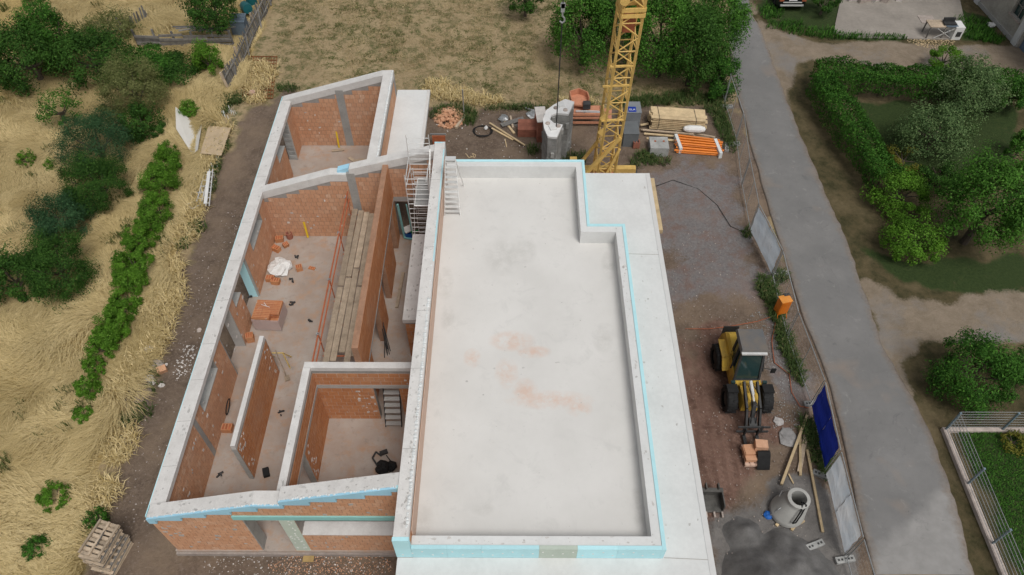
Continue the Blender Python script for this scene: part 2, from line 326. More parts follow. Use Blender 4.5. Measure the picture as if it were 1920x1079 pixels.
# wheel ruts in the red soil beside the slab
for k,(off,amp) in enumerate(((-.9,.07),(-.25,.05),(.5,.07),(1.1,.05))):
    a=at(1300,650);b=at(1330,1010); t=np.clip((ys-b.y)/(a.y-b.y),-.3,1.1); cx=b.x+(a.x-b.x)*t+off+.12*np.sin(ys*.7+k)
    zz-=amp*np.exp(-((xs-cx)/.16)**2)*m_red
rd=sdist(ROADW,xs,ys); zz=np.where(rd>-.9,G-.05+(zz-G)*np.clip(-rd/.9,0,1)*.5,zz)
HOUSE=[(-12.2,9.0),(6,7),(6,25),(-4.5,25),(-4.5,32),(-12.2,32)]
zz=np.where(sdist(HOUSE,xs,ys)>-.3,np.minimum(zz,G),zz)
def ground_mat():
    t=NT('site_ground')
    big=t.noise(.35,5,.65); mid=t.noise(1.6,6,.7); fin=t.noise(9,5,.75); grn=t.noise(40,3,.7)
    # mown dry meadow with green tufts
    mea=t.mix(t.ramp(fin,.3,.7),(.225,.165,.088),(.39,.30,.175)); mea=t.mix(t.ramp(big,.4,.7),mea,(.37,.285,.165))
    mea=t.mix(t.math('MULTIPLY',t.ramp(mid,.46,.6),t.ramp(fin,.34,.54)),mea,(.095,.10,.036))
    # soil
    soil=t.mix(t.ramp(mid,.3,.7),(.098,.070,.050),(.185,.138,.103)); soil=t.mix(t.ramp(fin,.5,.74),soil,(.245,.19,.15)); soil=t.mix(t.ramp(big,.48,.7),soil,(.225,.165,.115))
    red=t.mix(t.ramp(mid,.3,.68),(.105,.058,.042),(.215,.130,.098)); red=t.mix(t.ramp(fin,.52,.75),red,(.25,.165,.13)); red=t.mix(t.ramp(grn,.62,.72),red,(.30,.23,.20))
    grv=t.mix(t.ramp(fin,.3,.7),(.125,.113,.110),(.225,.21,.205)); grv=t.mix(t.ramp(mid,.46,.66),grv,(.175,.122,.104)); grv=t.mix(t.ramp(big,.52,.7),grv,(.21,.165,.145)); grv=t.mix(t.ramp(grn,.60,.70),grv,(.36,.35,.34))
    snd=t.mix(t.ramp(mid,.3,.7),(.13,.122,.115),(.22,.205,.19))
    strw=t.mix(t.ramp(fin,.3,.7),(.27,.19,.07),(.50,.37,.155)); strw=t.mix(t.ramp(mid,.58,.75),strw,(.17,.125,.06))
    rgt=t.mix(t.ramp(mid,.35,.65),(.042,.040,.016),(.11,.085,.043)); rgt=t.mix(t.ramp(big,.5,.72),rgt,(.18,.138,.078))
    lwn=t.mix(t.ramp(fin,.3,.7),(.018,.036,.009),(.045,.066,.018)); lwn=t.mix(t.ramp(mid,.6,.75),lwn,(.075,.068,.03))
    trk=t.mix(t.ramp(mid,.3,.7),(.185,.145,.102),(.275,.222,.165)); trk=t.mix(t.ramp(big,.5,.68),trk,(.215,.20,.185)); trk=t.mix(t.ramp(grn,.62,.7),trk,(.33,.30,.27))
    def sharp(nm):                         # break the edge with fine noise
        a=t.attr(nm); return t.ramp(t.math('ADD',a,t.math('MULTIPLY',t.math('SUBTRACT',fin,.5),.9)),.3,.7)
    c=t.mix(sharp('straw'),mea,strw); c=t.mix(sharp('soil'),c,soil); c=t.mix(sharp('gravel'),c,grv); c=t.mix(sharp('red'),c,red); c=t.mix(sharp('sand'),c,snd)
    c=t.mix(sharp('right'),c,rgt); c=t.mix(sharp('lawn'),c,lwn); c=t.mix(sharp('track'),c,trk)
    wv=t.new('ShaderNodeTexWave',wave_type='BANDS',bands_direction='X'); wv.inputs['Scale'].default_value=.75; wv.inputs['Distortion'].default_value=2.2; wv.inputs['Detail'].default_value=3; wv.inputs['Detail Scale'].default_value=.6
    t.l.new(t.pos(),wv.inputs['Vector']); tw=t.new('ShaderNodeTexWave',wave_type='BANDS',bands_direction='DIAGONAL'); tw.inputs['Scale'].default_value=2.6; tw.inputs['Distortion'].default_value=1.; t.l.new(t.pos(),tw.inputs['Vector'])
    rut=t.math('MULTIPLY',t.math('ADD',wv.outputs['Fac'],t.math('MULTIPLY',t.math('MULTIPLY',tw.outputs['Fac'],t.ramp(wv.outputs['Fac'],.5,.3)),.35)),t.attr('red'))   # wheel ruts and tread prints
    t.bump(t.math('ADD',t.math('MULTIPLY',rut,1.6),t.math('ADD',fin,t.math('MULTIPLY',mid,1.5))),.8,.06)
    return t.done(c,.95)
M_ground=ground_mat()
nx,ny=len(gx),len(gy); ii=(np.arange(ny-1)[:,None]*nx+np.arange(nx-1)[None]).ravel()
gf=np.stack([ii,ii+1,ii+nx+1,ii+nx],1)
ground=npmesh('ground',np.stack([xs,ys,zz],1),gf,np.zeros(len(xs)),M_ground,smooth=True)
for nm,m in (('soil',m_soil),('gravel',m_grav),('red',m_red),('sand',m_sand),('straw',m_straw),('right',m_right),('lawn',m_lawn),('track',m_track)):
    ground.data.attributes.new(nm,'FLOAT','POINT').data.foreach_set('value',m.astype(np.float32))
tag(ground,kind='structure')
# ------------------------------------------------------------------ road
def road_mat():
    t=NT('worn_asphalt'); mid=t.noise(.5,5,.7); fin=t.noise(60,3,.8)
    c=t.mix(t.ramp(mid,.3,.7),(.155,.153,.149),(.205,.20,.194))
    c=t.mix(t.ramp(t.noise(1.9,6,.75,dist=.8),.58,.7),c,(.245,.238,.228)); c=t.mix(t.ramp(t.noise(.9,6,.7,dist=1.2),.6,.68),c,(.145,.143,.140))
    c=t.mix(t.ramp(t.noise(.33,3,.6),.58,.75),c,(.25,.205,.17))
    c=t.mix(t.math('MULTIPLY',t.ramp(fin,.55,.75),.4),c,(.30,.29,.28))
    q0,q1=at(1775,905),at(1665,1010); e=(q1-q0).normalized(); nn=Vector((-e.y,e.x,0)); nn=nn if nn.x>0 else -nn   # paler concrete bay towards the garden fence
    sx=t.new('ShaderNodeSeparateXYZ'); t.l.new(t.pos(),sx.inputs[0])
    dd=t.math('ADD',t.math('MULTIPLY',t.math('SUBTRACT',sx.outputs[0],q0.x),nn.x),t.math('MULTIPLY',t.math('SUBTRACT',sx.outputs[1],q0.y),nn.y))
    dd=t.math('ADD',dd,t.math('MULTIPLY',t.math('SUBTRACT',t.noise(1.4,4),.5),.9)); yy=t.ramp(sx.outputs[1],12.35,12.2)
    c=t.mix(t.math('MULTIPLY',t.math('MULTIPLY',t.ramp(dd,-.15,.35),yy),.85),c,t.mix(t.ramp(t.noise(2.2,5),.35,.65),(.255,.247,.236),(.31,.30,.287)))
    sp=t.ramp(t.noise(3.3,3,.6),.73,.76); c=t.mix(t.math('MULTIPLY',sp,.6),c,(.09,.09,.088))
    dst=t.ramp(t.math('ADD',t.attr(),t.math('MULTIPLY',t.math('SUBTRACT',t.noise(2.4,6,.75),.5),1.5)),.45,1.05)   # earth carried onto the edges
    c=t.mix(t.math('MULTIPLY',dst,.85),c,t.mix(t.ramp(t.noise(8,4),.35,.65),(.16,.125,.097),(.23,.185,.148)))
    ln=t.ramp(t.math('ABSOLUTE',t.math('SUBTRACT',t.noise(.35,5,.6,dist=.5),.5)),.004,.0); c=t.mix(t.math('MULTIPLY',ln,.22),c,(.10,.10,.098))
    t.bump(fin,.3,.008); return t.done(c,.9)
def sheet(name,poly,z,m,sub=14,jit=.06,even=True):   # crowned strip sheet between two edge polylines with a frayed edge
    n=len(poly)//2; L=[Vector((*p,0)) for p in poly[:n]]; Rr=[Vector((*p,0)) for p in poly[n:]][::-1]
    def fine(P):
        out=[]
        for i in range(len(P)-1):
            p0=P[max(i-1,0)];p1=P[i];p2=P[i+1];p3=P[min(i+2,len(P)-1)]
            for k in range(sub):
                t=k/sub; out.append(.5*((2*p1)+(p2-p0)*t+(2*p0-5*p1+4*p2-p3)*t*t+(3*p1-p0-3*p2+p3)*t**3))
        return out+[P[-1]]
    L,Rr=fine(L),fine(Rr); b=MB(); vs=[];fs=[];tn=[]
    if even:                               # rows straight across
        yl=np.array([p.y for p in L])[::-1];xl=np.array([p.x for p in L])[::-1];yr=np.array([p.y for p in Rr])[::-1];xr=np.array([p.x for p in Rr])[::-1]
        yy=np.linspace(max(yl[0],yr[0]),min(yl[-1],yr[-1]),170); L=[Vector((float(np.interp(q,yl,xl)),q,0)) for q in yy]; Rr=[Vector((float(np.interp(q,yr,xr)),q,0)) for q in yy]
    for i,(a,c) in enumerate(zip(L,Rr)):
        jn=smooth_noise(np.array([a.y,a.y*2.7]),np.array([3.,9.]),1.1,91)-.5; a=a+Vector((jn[0]*jit*2.2,0,0)); c=c+Vector((jn[1]*jit*2.2,0,0))
        for k,t in enumerate((0,0,.03,.08,.18,.35,.5,.65,.82,.92,.97,1,1)):
            p=a.lerp(c,t); vs.append((p.x,p.y,(z-.12 if k in(0,12) else z+.05*4*t*(1-t)))); tn.append(max(0,1-min(t,1-t)/.18))
        if i:
            o=i*13
            fs+=[(o-13+k,o-13+k+1,o+k+1,o+k) for k in range(12)]
    b.add(vs,fs,0); b.t=tn; o=b.build(name,m,smooth=True); return tag(o,kind='structure')
def smooth_sheet(name,poly,z,m):
    b=MB(); b.prism([p for p in poly],z-.1,z,0); return tag(b.build(name,m),kind='structure')
road=sheet('road',ROADW,G+.01,road_mat())
# concrete yard pad on the far right
M_pad=mat('yard_concrete',(.30,.27,.235),.9,.16,.6,0,.3,30)
pad=MB(); pad.prism(W_([(1562,62),(1585,-40),(1790,-40),(1812,60),(1790,76),(1590,72)])[::1],G-.05,G+.07,0)
tag(pad.build('concrete_yard',M_pad),kind='structure')
pc=MB(); q=[at(1724,36,G+.07),at(1752,38,G+.07)]; pc.obox((q[0]+q[1])/2+Vector((0,0,.012)),(.95,.9,.03)); 
tag(pc.build('inspection_cover',M_stone),'square concrete inspection cover set in the far concrete yard','cover')
# ------------------------------------------------------------------ the unfinished house
house=thing('unfinished_house','unfinished brick house shell with sloping gable walls and large pale flat concrete roof','house',(-3.4,16,0))
def interp(pts,u):
    if u<=pts[0][0]: return pts[0][1]
    for (a,za),(b,zb) in zip(pts,pts[1:]):
        if u<=b: return za if b-a<1e-6 else za+(zb-za)*(u-a)/(b-a)
    return pts[-1][1]
def wpt(ax,u,c,z): return (u,c,z) if ax=='x' else (c,u,z)
def slab8(b,ax,u0,u1,c0,c1,zb0,zb1,zt0,zt1,t=0):
    P=[wpt(ax,u0,c0,zb0),wpt(ax,u1,c0,zb1),wpt(ax,u1,c1,zb1),wpt(ax,u0,c1,zb0),wpt(ax,u0,c0,zt0),wpt(ax,u1,c0,zt1),wpt(ax,u1,c1,zt1),wpt(ax,u0,c1,zt0)]
    if ax=='y': P=[P[1],P[0],P[3],P[2],P[5],P[4],P[7],P[6]]
    b.hexa(P,t)
BL=.25; CH=.25
def brick_list(top,u0,u1,ops,z0=0.,BLn=BL):
    out=[]; k=0; zmax=max(z for _,z in top)
    while z0+k*CH<zmax-.05:
        za=z0+k*CH; zb=za+CH; off=(k%2)*BLn*.5+rnd.uniform(-.02,.02); n0=int(math.floor((u0-off)/BLn))
        u=n0*BLn+off
        while u<u1:
            segs=[(max(u,u0),min(u+BLn,u1),za,zb)]
            for (o0,o1,oz0,oz1) in ops:
                if oz0>=zb-.03 or oz1<=za+.03: continue
                new=[]
                for (a,b,c,d) in segs:
                    if o0>=b or o1<=a: new.append((a,b,c,d)); continue
                    if a<o0: new.append((a,o0,c,d))
                    if b>o1: new.append((o1,b,c,d))
                    m0,m1=max(a,o0),min(b,o1)
                    if oz0>c+.05: new.append((m0,m1,c,min(oz0,d)))
                    elif oz1<d-.05: new.append((m0,m1,max(c,oz1),d))
                segs=new
            for (a,b,c,d) in segs:
                if b-a>.03 and d<=min(interp(top,a),interp(top,b))+.004: out.append((a,b,c,d))
            u+=BLn
        k+=1
    return out
_unit={}
def wall(name,ax,c0,c1,u0,u1,top,ops=(),beam=.22,z0=0.,mb=None,single=False,beam_over=(.0,.0),bl=BL,mcore=None,mj=None):
    """top = [(u,z)...] top of the ring beam; masonry stops beam below it"""
    mb=mb or M_brick; ct=[(u,z-beam) for u,z in top]
    cuts=sorted(set([u0,u1]+[min(max(u,u0),u1) for u,_ in top]+[min(max(v,u0),u1) for o in ops for v in o[:2]]))
    core=MB(); e=1e-5
    for a,b in zip(cuts,cuts[1:]):
        if b-a<1e-4: continue
        m=(a+b)/2; iv=[[z0,None]]
        for o in sorted([o for o in ops if o[0]<m<o[1]],key=lambda o:o[2]):
            last=iv.pop(); 
            if o[2]>last[0]+.01: iv.append([last[0],o[2]])
            iv.append([o[3],None])
        for lo,hi in iv:
            ta,tb=interp(ct,a+e),interp(ct,b-e)
            if hi is not None: slab8(core,ax,a,b,c0,c1,lo,lo,hi,hi)
            elif min(ta,tb)>lo+.01: slab8(core,ax,a,b,c0,c1,lo,lo,ta,tb)
    w=core.build(name,mcore or M_mortar,house)
    bl_=brick_list(ct,u0,u1,ops,z0,bl); T=.008; g=.009
    if single:
        for (a,b,c,d) in bl_:
            key=(ax,round(b-a,2),round(d-c,2),c0,c1)
            if key not in _unit:
                q=MB(); L,Hh=b-a,d-c
                slab8(q,ax,-L/2+g,L/2-g,c0-T-(c0+c1)/2,c1+T-(c0+c1)/2,-Hh/2+g,-Hh/2+g,Hh/2-g,Hh/2-g,0.)
                o=q.build('brick',mb); COL.objects.unlink(o); _unit[key]=o.data; bpy.data.objects.remove(o)
            o=bpy.data.objects.new('brick',_unit[key]); COL.objects.link(o); o.parent=w
            o.location=wpt(ax,(a+b)/2,(c0+c1)/2,(c+d)/2)
    else:
        q=MB()
        for (a,b,c,d) in bl_: slab8(q,ax,a+g,b-g,c0-T,c1+T,c+g,c+g,d-g,d-g,rnd.random())
        if q.v: tag(q.build('brickwork',mb,w),kind='stuff')
    jb=MB()
    for (a,b,c,d) in bl_: slab8(jb,ax,a+.0015,b-.0015,c0-.002,c1+.002,c+.001,c+.001,d-.001,d-.001,.5)
    if jb.v: tag(jb.build('mortar_joints',mj or M_joint,w),kind='stuff')
    if beam>0:
        q=MB()
        for (a,za),(b,zb) in zip(top,top[1:]):
            a2,b2=max(a,u0),min(b,u1)
            if b2-a2<1e-4: continue
            z1,z2=interp(top,a2+e),interp(top,b2-e)
            slab8(q,ax,a2,b2,c0-.009-beam_over[0],c1+.009+beam_over[1],z1-beam,z2-beam,z1,z2,0)
        q.build('ring_beam',M_beam,w)
    return w,bl_
def part(name,m,parent,fn): b=MB(); fn(b); return b.build(name,m,parent)
def pbox(name,m,parent,*a): return part(name,m,parent,lambda b:b.box(*a))
# floor slabs and footing
fl=MB(); fl.box(-11.80,-3.0,9.40,24.6,-.22,0,0); fl.box(-11.80,-5.9,24.6,31.6,-.22,-.002,0)
fl.build('floor_slab',M_floor,house)
part('foundation_strip',M_stone,house,lambda b:b.box(-11.80,-3.45,9.33,9.40,-.6,-.12))
SLP=.292
def rz(x): return 2.85+SLP*(x+11.75)
PROF=[(-11.75,2.85),(-8.1,rz(-8.1)),(-7.2,rz(-8.1)+.01),(-7.2+1e-4,rz(-7.2)+.03),(-2.94,rz(-2.94)-.03)]
YF0,YF1=9.45,9.87; YM0,YM1=24.49,24.91; YB0,YB1=31.13,31.55; XL0,XL1=-11.75,-11.35
# ---- front gable, bricks built one by one
fops=[(-8.72,-7.55,-.01,2.76),(-7.05,-3.3,1.43,2.76)]
fg,fbl=wall('front_gable_wall','x',YF0,YF1,-11.75,-3.37,[(u,z-.0) for u,z in PROF],fops,beam=.16,single=True)
pbox('lintel',M_teal,fg,-8.98,-3.37,YF0-.06,YF1-.05,2.765,3.02)
pbox('pillar',M_green_ins,fg,-7.56,-7.06,YF0-.02,YF1+.01,0,2.76)
pbox('window_sill',M_beam,fg,-7.05,-3.37,YF0-.03,YF1+.02,1.425,1.47)
pbox('door_jamb',M_grey,fg,-8.735,-8.70,YF0-.012,YF1+.02,0,2.76)
dots=MB()
for k in range(22): 
    p=(rnd.uniform(-7.5,-7.12),YF0-.02,rnd.uniform(.1,2.6)); dots.obox(p,(.045,.02,.045))
dots.build('fixing_disc',M_white,fg)
# stepped insulation boards above the last bricks
us=sorted(set([b[0] for b in fbl]+[b[1] for b in fbl]+[u for u,_ in PROF]+[-11.75+1.2*k for k in range(1,7)]))
us=[u for u in us if -11.75<=u<=-3.37]; segs=[]
for a,b in zip(us,us[1:]):
    if b-a<1e-4: continue
    m=(a+b)/2; zb=max([d for (p,q,c,d) in fbl if p-.001<=m<=q+.001],default=0)
    segs.append((a,b,zb))
cur=MB(); nb=0
for i,(a,b,zb) in enumerate(segs):
    slab8(cur,'x',a,b,YF0-.085,YF0-.014,zb,zb,interp(PROF,a+1e-5)-.012,interp(PROF,b-1e-5)-.012,0)
    if int((b+11.75)/1.2)!=nb or i==len(segs)-1:
        cur.build('insulation_board',M_cyan2,fg); cur=MB(); nb=int((b+11.75)/1.2)
def foam_line(pts,r,parent,seed=1,m=None,w=1.):
    rr=random.Random(seed); b=MB(); pts=[Vector(p) for p in pts]
    for p,q in zip(pts,pts[1:]):
        n=max(2,int((q-p).length/.09))
        for k in range(n):
            c=p.lerp(q,(k+.5)/n)+Vector((rr.uniform(-.4,.4)*r*w,rr.uniform(-.4,.4)*r,0)); s=r*rr.uniform(.5,1.25)
            b.lathe(c-Vector((0,0,s*.4)),[(s*.95,0),(s*1.05,s*.3),(s*.7,s*.75),(.002,s*.85)],6)
    return tag(b.build('foam_bead',m or M_foam,parent,True),kind='stuff')
foam_line([(u,YF0+.0,z-.02) for u,z in PROF if u<=-7.2],.05,fg,2)
foam_line([(u,YF0+.0,z-.02) for u,z in PROF if u>-7.2 and u<-2.95]+[(-3.4,YF0,rz(-3.4)-.05)],.055,fg,3)
# ---- left wall
lops=[(21.81,23.64,1.90,2.595),(19.47,20.82,-.01,2.595),(18.69,19.47,1.90,2.595),(16.70,18.10,-.01,2.595),(13.83,15.73,1.90,2.595),(28.79,29.97,-.01,2.595),(27.51,28.79,1.90,2.595)]
lw,_=wall('left_wall','y',XL0,XL1,YF1,YB0,[(YF1,2.85),(YB0,2.85)],lops,beam=.22,mb=M_brick,beam_over=(.02,.06))
for (a,b) in ((21.81,23.64),(18.69,19.47),(13.83,15.73),(27.51,28.79)): pbox('window_sill',M_grey,lw,XL0-.01,XL1+.012,a+.002,b-.002,1.89,1.93)
for y,m in ((20.835,M_grey),(16.685,M_grey),(18.115,M_lintel),(29.985,M_lintel)): pbox('door_jamb',m,lw,XL0-.008,XL1+.014,y-.03,y+.03,0,2.62)
pbox('jamb_insulation',M_cyan,lw,XL0-.02,XL1-.07,20.775,20.804,0,2.62)
jl=MB()
for k in range(9): jl.box(XL0+.03,XL1-.03,29.925,29.955,.12+k*.28,.30+k*.28)
jl.build('lattice_plate',M_block,lw)
pbox('concrete_column',M_grey,lw,XL1-.1,XL1+.012,12.98,13.22,0,2.595)
part('insulation_edge',M_cyan,lw,lambda b:b.box(XL0-.06,XL0-.03,YF1-.4,YB0+.4,2.45,2.84))
def seams(parent,pts):
    for p,q in pts: part('beam_joint',M_grey,parent,lambda b:b.beam(p,q,.012,.006))
seams(lw,[((XL0-.01,y,2.852),(XL1+.06,y+.03,2.852)) for y in (11.2,12.9,14.6,16.2,18.3,20.4,22.6,25.5,28)])
# ---- mid gable, back gable
mg,_=wall('middle_gable_wall','x',YM0,YM1,XL1,-2.94,[(max(u,XL1),z) for u,z in PROF],[(-5.45,-3.6,-.01,2.3)],beam=.40)
pbox('lintel',M_lintel,mg,-5.7,-3.45,YM0-.012,YM1+.012,2.32,2.6)
pbox('column',M_grey,mg,-7.35,-6.98,YM0-.013,YM1+.01,0,rz(-7.2)-.2)
part('board_patch',M_cyan2,mg,lambda b:slab8(b,'x',-7.75,-7.22,YM0+.12,YM1-.0,rz(-8.1),rz(-8.1),rz(-7.75)+.01,rz(-7.22)+.02))
bg,_=wall('back_gable_wall','x',YB0,YB1,XL1-.4,-5.95,[(XL1-.4,2.85),(-6.5,rz(-6.5)),(-5.95,rz(-6.5)+.02)],[],beam=.36)
pbox('column',M_grey,bg,-8.95,-8.55,YB0-.013,YB1+.01,0,rz(-8.8)-.2)
foam_line([(-11.7,YB1-.03,2.84),(-6.5,YB1-.03,rz(-6.5))],.03,bg,5)
ZBR=rz(-6.5)+.02
br,_=wall('back_room_wall','y',-6.42,-5.95,YM1,YB0,[(YM1,ZBR),(YB0,ZBR)],[],beam=.22)
foam_line([(-6.0,YM1+.1,ZBR),(-6.0,YB1-.05,ZBR)],.06,br,6,w=.6)
cp=MB(); cp.box(-5.93,-4.28,YM1+.02,31.75,2.88,3.10,0); cp.build('back_canopy_slab',M_canopy,house)
part('canopy_edge_strip',M_beam,house,lambda b:b.box(-4.42,-4.29,YM1+.03,31.74,3.10,3.118))
# ---- partitions
def capwall(name,ax,c0,c1,u0,u1,z,ops=(),beam=.2,bl=.375): 
    return wall(name,ax,c0,c1,u0,u1,[(u0,z),(u1,z)],ops,beam=beam,mb=M_brick_in,bl=bl,mj=M_bed)[0]
pa=capwall('partition_wall','y',-9.80,-9.65,12.12,16.80,2.55)
pbox('end_render',M_grey,pa,-9.81,-9.64,12.095,12.125,0,2.34); pbox('end_render',M_grey,pa,-9.81,-9.64,16.795,16.825,0,2.34)
rb=capwall('room_wall','y',-7.50,-7.26,YF1,14.65,3.62,[(10.0,11.96,-.01,2.25)])
pbox('lintel_band',M_lintel,rb,-7.515,-7.245,YF1+.02,14.64,2.27,2.47)
rk=capwall('room_back_wall','x',14.65,14.89,-7.50,-3.37,3.62,[(-5.20,-4.25,-.01,2.25)])
pbox('lintel_band',M_lintel,rk,-7.24,-3.38,14.632,14.90,2.27,2.49)
# long corridor wall, no ring beam yet
cops=[(14.9,17.36,-.01,2.42),(18.37+1.15,20.70,-.01,2.42),(22.75,23.70,-.01,2.42)]
cops=[(16.2,18.37,-.01,2.42),(19.55,20.70,-.01,2.42),(22.75,23.70,-.01,2.42)]
cw,_=wall('corridor_wall','y',-5.67,-5.45,14.895,YM0,[(14.895,4.5),(YM0,4.5)],cops,beam=0,mb=M_brick_in,mcore=M_joint,bl=.375)
pbox('lintel_band',M_grey,cw,-5.69,-5.43,14.93,YM0-.03,2.44,2.56)
# closet slab beside the high wall
ck=capwall('closet_wall','x',17.62,17.86,-4.30,-3.38,2.40,beam=0); capwall('closet_wall','y',-4.30,-4.08,17.87,22.1,2.40,beam=0)
pbox('closet_slab',M_beam,house,-4.36,-3.38,17.54,22.15,2.41,2.62)
def patches(parent,ax,face,u0,u1,z0,z1,n,seed,m=None):    # mortar dabs on the finished wall ends
    rr=random.Random(seed); b=MB()
    for k in range(n):
        u=rr.uniform(u0,u1); z=rr.uniform(z0,z1); w=rr.uniform(.03,.09); h=rr.uniform(.03,.08); d=.011*(1 if face[1]>0 else -1); c=face[0]
        P=[(u-w*rr.uniform(.5,1),z-h*rr.uniform(.4,1)),(u+w*rr.uniform(.5,1),z-h*rr.uniform(.3,1)),(u+w*rr.uniform(.4,1.2),z+h*rr.uniform(.4,1)),(u-w*rr.uniform(.4,1),z+h*rr.uniform(.5,1))]
        vs=[wpt(ax,p,c,q) for p,q in P]+[wpt(ax,p,c+d,q) for p,q in P]
        fs=MB.HX if (ax=='x')!=(d>0) else [f[::-1] for f in MB.HX]
        b.add(vs,fs)
    return tag(b.build('mortar_dab',m or M_whitestone,parent),kind='stuff')
patches(fg,'x',(YF0-.008,-1),-11.6,-11.0,.3,2.2,14,1,M_lintel); patches(fg,'x',(YF0-.008,-1),-10.8,-9,.2,2.3,10,2,M_lintel); patches(fg,'x',(YF0-.008,-1),-7.0,-3.6,3.1,4.0,7,3,M_lintel); patches(fg,'x',(YF0-.008,-1),-7.0,-3.6,.2,1.3,9,4,M_lintel)
patches(pa,'y',(-9.642,1),12.2,12.9,.2,2.2,14,5); patches(pa,'y',(-9.642,1),16.2,16.7,.4,2.2,8,6); patches(rb,'y',(-7.252,1),12.0,12.6,.2,2.1,14,7)
patches(rk,'x',(14.642,-1),-5.9,-5.25,.2,2.1,14,8); patches(rk,'x',(14.642,-1),-4.0,-3.5,2.6,3.3,8,9)
patches(mg,'x',(YM0-.008,-1),-11.1,-7.6,.4,2.6,13,10); patches(bg,'x',(YB0-.008,-1),-11.1,-6.6,.3,2.6,10,11); patches(lw,'y',(XL1+.008,1),13.4,24.2,.3,2.4,24,12); patches(lw,'y',(XL1+.008,1),10.2,12.8,.3,2.4,10,13)
# ---- high wall along the flat roof
ZH=5.35
hw,_=wall('high_wall','y',-3.37,-2.95,9.9,24.9,[(9.9,ZH),(24.9,ZH)],[],beam=.25,mb=M_brick_in)
hw2,_=wall('high_wall','y',-3.37,-2.95,7.88,9.9,[(7.88,ZH),(9.9,ZH)],[],beam=.25,mb=M_brick_in)
pbox('upstand_brick',M_salmon,hw,-2.93,-2.905,8.2,24.1,4.09,5.02)
foam_line([(-3.02,8.1,ZH-.005),(-3.02,16.5,ZH-.005)],.065,hw,8,w=.5); foam_line([(-3.02,16.6,ZH-.02),(-3.02,24.7,ZH-.02)],.05,hw,9,w=.5)
part('insulation_edge',M_cyan,hw,lambda b:b.box(-2.99,-2.945,18.2,24.86,ZH-.2,ZH+.012))
part('end_insulation',M_cyan,hw2,lambda b:b.box(-3.40,-2.93,7.76,7.878,4.09,ZH+.01))
seams(hw,[((-3.37,y,ZH+.002),(-2.96,y+.02,ZH+.002)) for y in (10.6,13.5,15.9,18.9,22.6)])
part('end_insulation',M_cyan,hw2,lambda b:b.box(-3.45,-3.395,9.36,9.46,4.6,5.27))
part('end_insulation',M_cyan,hw,lambda b:b.box(-3.4,-2.94,24.91,24.97,3.6,ZH+.008))
def top_dirt(parent,ax,c0,c1,u0,u1,zf,n,seed,m=None):     # dried mortar and grime on the wall heads
    rr=random.Random(seed); b=MB()
    for k in range(n):
        u=rr.uniform(u0,u1); c=rr.uniform(c0,c1); r=.012+.045*rr.random()**2.5; m_=6; st=rr.uniform(.6,2.2); hz=.002+.006*k/n
        pts=[]
        for j in range(m_):
            a=j*2*math.pi/m_; q=r*rr.uniform(.4,1.2); pu,pc=u+q*st*math.cos(a),min(max(c+q*math.sin(a),c0),c1); pts.append((pu,pc))
        if ax=='y': pts=[p for p in pts][::-1]
        vs=[wpt(ax,p,q,zf(p)-.004) for p,q in pts]+[wpt(ax,p,q,zf(p)+hz) for p,q in pts]
        b.add(vs,[tuple(range(m_-1,-1,-1)),tuple(range(m_,2*m_))]+[(j,(j+1)%m_,m_+(j+1)%m_,m_+j) for j in range(m_)])
    return tag(b.build('mortar_crumbs',m or M_lintel,parent),kind='stuff')
M_grime=mat('wall_head_grime',(.55,.535,.51),.95,.15,5,.2,.3,60)
top_dirt(lw,'y',XL0,XL1+.05,YF1,YB0,lambda u:2.85,200,1,M_grime); top_dirt(hw,'y',-3.35,-2.98,8,24.8,lambda u:ZH,170,2,M_grime); top_dirt(hw2,'y',-3.16,-3.0,7.95,12,lambda u:ZH,70,3,M_lintel)
top_dirt(fg,'x',YF0,YF1,-11.7,-8.15,rz,50,4,M_grime); top_dirt(fg,'x',YF0,YF1,-7.15,-3.5,lambda u:rz(u)+.03,50,5,M_grime); top_dirt(rb,'y',-7.5,-7.26,YF1,14.6,lambda u:3.62,30,6,M_grime)
# ---- flat roof slab, parapet and canopy
ZC=4.08; ZP=4.76
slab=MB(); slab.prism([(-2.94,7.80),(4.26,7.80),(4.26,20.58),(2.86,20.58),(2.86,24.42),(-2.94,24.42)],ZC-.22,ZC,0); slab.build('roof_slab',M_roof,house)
can=MB(); can.prism([(-3.39,5.2),(5.88,5.2),(5.88,24.46),(2.99,24.46),(2.99,20.72),(4.385,20.72),(4.385,7.76),(-3.39,7.76)],ZC-.225,ZC-.01,0)
can.build('canopy_slab',M_canopy,house)
part('canopy_edge_strip',mat('smoothed_edge',(.60,.595,.58),.7,.05,2,0,.1),house,lambda b:b.box(5.70,5.87,5.3,24.4,ZC-.012,ZC+.006))
for a,b in (((4.42,7.78,ZC-.006),(5.86,7.72,ZC-.006)),((4.42,19.75,ZC-.006),(5.86,19.7,ZC-.006))): part('pour_joint',M_lintel,house,lambda q:q.beam(a,b,.018,.010))
def par(x0,x1,y0,y1): return pbox('parapet',M_canopy,house,x0,x1,y0,y1,ZC-.02,ZP-.03)
par(-2.93,4.00,7.88,8.16); par(4.00,4.27,7.88,20.60); par(2.62,4.00,20.30,20.60); par(2.62,2.88,20.60,24.42); par(-2.89,2.62,24.12,24.42)
def ins(x0,x1,y0,y1,m=None): return pbox('parapet_insulation',m or M_cyan,house,x0,x1,y0,y1,ZC-.005,ZP)
xx=[-2.925,-1.9,-.9,1.0-.25,1.85,3.0,4.27]
for i,(a,b) in enumerate(zip(xx,xx[1:])): ins(a+.002,b-.002,7.76,7.878,M_green_ins if i==3 else M_cyan)
ins(4.272,4.385,7.76,20.72); ins(2.885,4.27,20.602,20.72); ins(2.885,2.99,20.722,24.54); ins(-2.9,2.883,24.422,24.54)
fd=MB()
